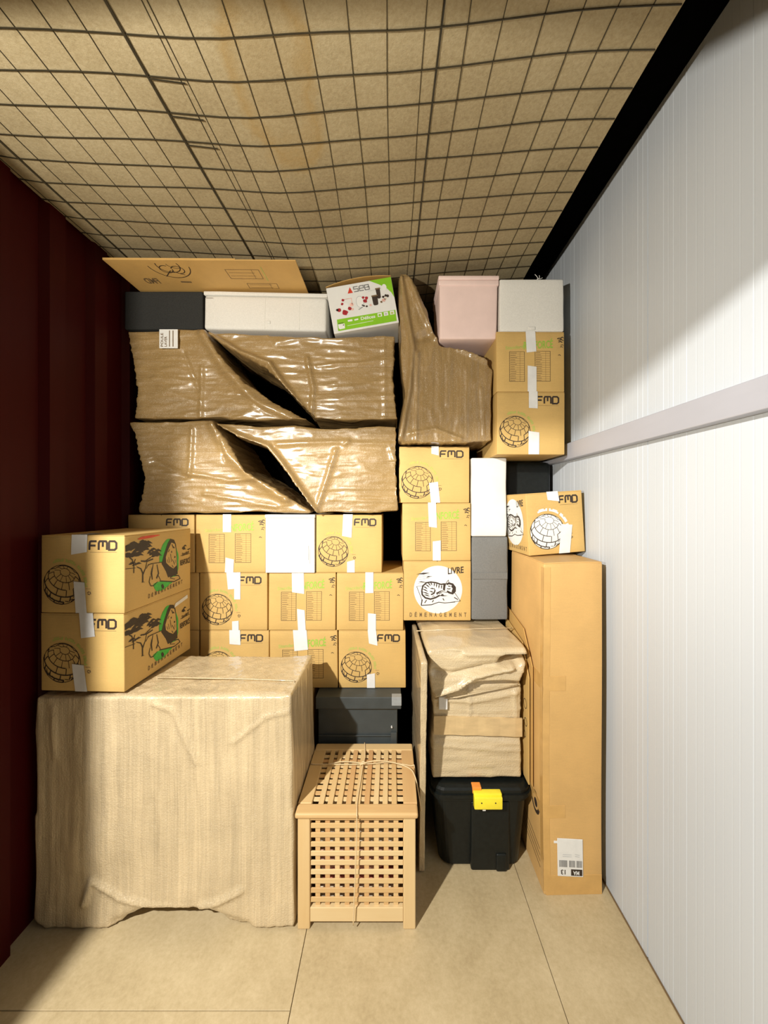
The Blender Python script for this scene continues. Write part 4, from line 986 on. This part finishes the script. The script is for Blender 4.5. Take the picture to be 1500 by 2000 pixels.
# legs
lw_, ins = .050, .010
legs = []
for ax_ in (-hw+ins, hw-ins-lw_):
    for ay in (-hd+ins, hd-ins-lw_): wood('leg', (ax_, ay, 0), (ax_+lw_, ay+lw_*.8, zt0-.0005), M['wood_z'], .004)
fy = -hd+ins
zb0, zb1, ztop = .028, .085, zt0-.001
hx = hw-ins-lw_-.0005
z_lo, z_hi = .085, .440
def face(yc, sgn):
    wood('rail', (-hx, yc-.011, z_hi), (hx, yc+.011, ztop), M['wood_x'], .002); wood('rail', (-hx, yc-.011, zb0), (hx, yc+.011, z_lo), M['wood_x'], .002)
    pz = (z_hi-z_lo-.016)/9.0; H = [z_lo+.016+.0 + (k)*pz for k in range(9)]
    s0 = wood('slat', (-hx, -.0028, -.0098), (hx, .0028, .0098), M['wood_x'], .0015); s0.location = (0, yc+sgn*.0029, H[0]+pz/2-.008+.0)
    for k in range(1, 9): inst(s0, (0, yc+sgn*.0029, H[k]+pz/2-.008))
    pxx = (2*hx-.018)/9.0
    v0 = wood('slat', (-.0100, -.0028, -(z_hi-z_lo)/2), (.0100, .0028, (z_hi-z_lo)/2), M['wood_z'], .0015); v0.location = (-hx+.018+pxx/2-.009, yc-sgn*.0029, (z_hi+z_lo)/2)
    for k in range(1, 9): inst(v0, (-hx+.018+pxx*(k+.5)-.009, yc-sgn*.0029, (z_hi+z_lo)/2))
face(fy+.014, -1); face(hd-ins-.014, 1)
hy = hd-ins-lw_*.8-.0005
def sideface(xc, sgn):
    wood('rail', (xc-.011, -hy, z_hi), (xc+.011, hy, ztop), M['wood_y'], .002); wood('rail', (xc-.011, -hy, zb0), (xc+.011, hy, z_lo), M['wood_y'], .002)
    pz = (z_hi-z_lo-.016)/9.0
    s0 = wood('slat', (-.005, -hy, -.0118), (.005, hy, .0118), M['wood_y'], .0015); s0.location = (xc+sgn*.005, 0, z_lo+.008+pz/2)
    for k in range(1, 9): inst(s0, (xc+sgn*.005, 0, z_lo+.008+pz*(k+.5)))
    pyy = (2*hy-.018)/9.0
    v0 = wood('slat', (-.004, -.0118, -(z_hi-z_lo)/2), (.004, .0118, (z_hi-z_lo)/2), M['wood_z'], .0015); v0.location = (xc-sgn*.005, -hy+.009+pyy/2, (z_hi+z_lo)/2)
    for k in range(1, 9): inst(v0, (xc-sgn*.005, -hy+.009+pyy*(k+.5), (z_hi+z_lo)/2))
sideface(hw-ins-.014, 1); sideface(-hw+ins+.014, -1)
m = MB(); m.rbox((-hx, -hy, .032), (hx, hy, .044), M['wood_x'], .002, 1); m.build('bottom_panel', root)
# cloths inside
rcx, rcy = (LX0+LX1)/2, (LY0+LY1)/2
zz = .046; gcl = 'folded cloths seen through the holes of the lattice table'
for k, (mt, hh, lab) in enumerate((('clothwhite', .07, 'ecru folded cloth lowest in the lattice side table'), ('clothred', .06, 'dusty red folded cloth low in the lattice side table'), ('clothpink', .09, 'pink folded cloth at mid height in the lattice side table'), ('clothwhite', .07, 'ecru folded cloth above the pink one in the lattice side table'), ('clothwhite', .10, 'pale folded cloth topmost in the lattice side table'))):
    rt = thing('folded_cloth', lab, 'cloth', (rcx+.01*math.sin(k*2), rcy, zz), group=gcl)
    rn = Vector((k*3.3, k, 0)); hx2 = .165+.012*math.cos(k*2.1)
    m = MB(lambda p: p+Vector((.010*noise.noise(p*14+rn), .022*noise.noise(p*16+rn)-.004, .004*noise.noise(p*10+rn)*(1 if p.z > .01 else 0))))
    m.rbox((-hx2, -.150, .003), (hx2, .15, hh/2), M[mt], .012, 3, (18, 4, 3)); m.rbox((-hx2+.004, -.155, hh/2+.001), (hx2-.006, .15, hh-.003), M[mt], .012, 3, (18, 4, 3)); m.build('fold', rt, True); zz += hh+.002

# twine
root = thing('twine', 'pale twine tied crosswise round the lattice side table with a loose end', 'twine', (rcx, rcy, 0))
def tw(pts, name='strand', r=.0024):
    P = [Vector(p) for p in pts]; out = []
    for i in range(len(P)-1):
        p0, p1, p2, p3 = P[max(i-1, 0)], P[i], P[i+1], P[min(i+2, len(P)-1)]
        for k in range(6):
            t = k/6; out.append(.5*((2*p1)+(p2-p0)*t+(2*p0-5*p1+4*p2-p3)*t*t+(3*p1-p0-3*p2+p3)*t**3))
    out.append(P[-1]); m = MB(); m.tube([q-Vector((rcx, rcy, 0)) for q in out], r, M['twine'], 6); m.build(name, root, True)
zq = LT+.003
kx, ky = PX(710, 1.90)-.01, PX(0, 1)*0+1.84
kx = PX(709, 1.84)
tw([(-.388, 1.845, zq), (PX(650, 1.84), 1.84, zq+.002), (kx, 1.84, zq+.003), (PX(760, 1.84), 1.85, zq+.003), (.088, 1.83, zq+.002), (.109, 1.828, LT-.006), (.111, 1.828, .30), (.111, 1.828, .02)])
tw([(kx, 1.84, zq+.004), (PX(705, 1.75), 1.75, zq), (PX(698, 1.62), 1.62, zq), (PX(697, 1.55), 1.549, zq), (PX(697, 1.545), 1.545, LT-.02), (PX(696, 1.549), 1.547, .35), (PX(692, 1.55), 1.547, .15), (PX(690, 1.55), 1.549, .03)])
tw([(kx, 1.84, zq+.004), (PX(713, 1.9), 1.90, zq), (PX(712, 2.0), 2.012, zq)])
tw([(kx, 1.838, zq+.008), (kx+.06, 1.835, zq+.022), (kx+.14, 1.83, zq+.018), (.08, 1.80, zq+.012), (.105, 1.76, zq+.004), (.118, 1.72, .445), (.128, 1.66, .40)], 'loose_end', .0026)
tw([(kx-.012, 1.835, zq+.004), (kx, 1.83, zq+.012), (kx+.012, 1.838, zq+.006), (kx, 1.846, zq+.01), (kx-.012, 1.835, zq+.004)], 'knot', .004)
tw([(PX(640, 1.84), 1.838, zq+.003), (PX(670, 1.84), 1.85, zq+.008), (kx, 1.842, zq+.006)], 'strand')
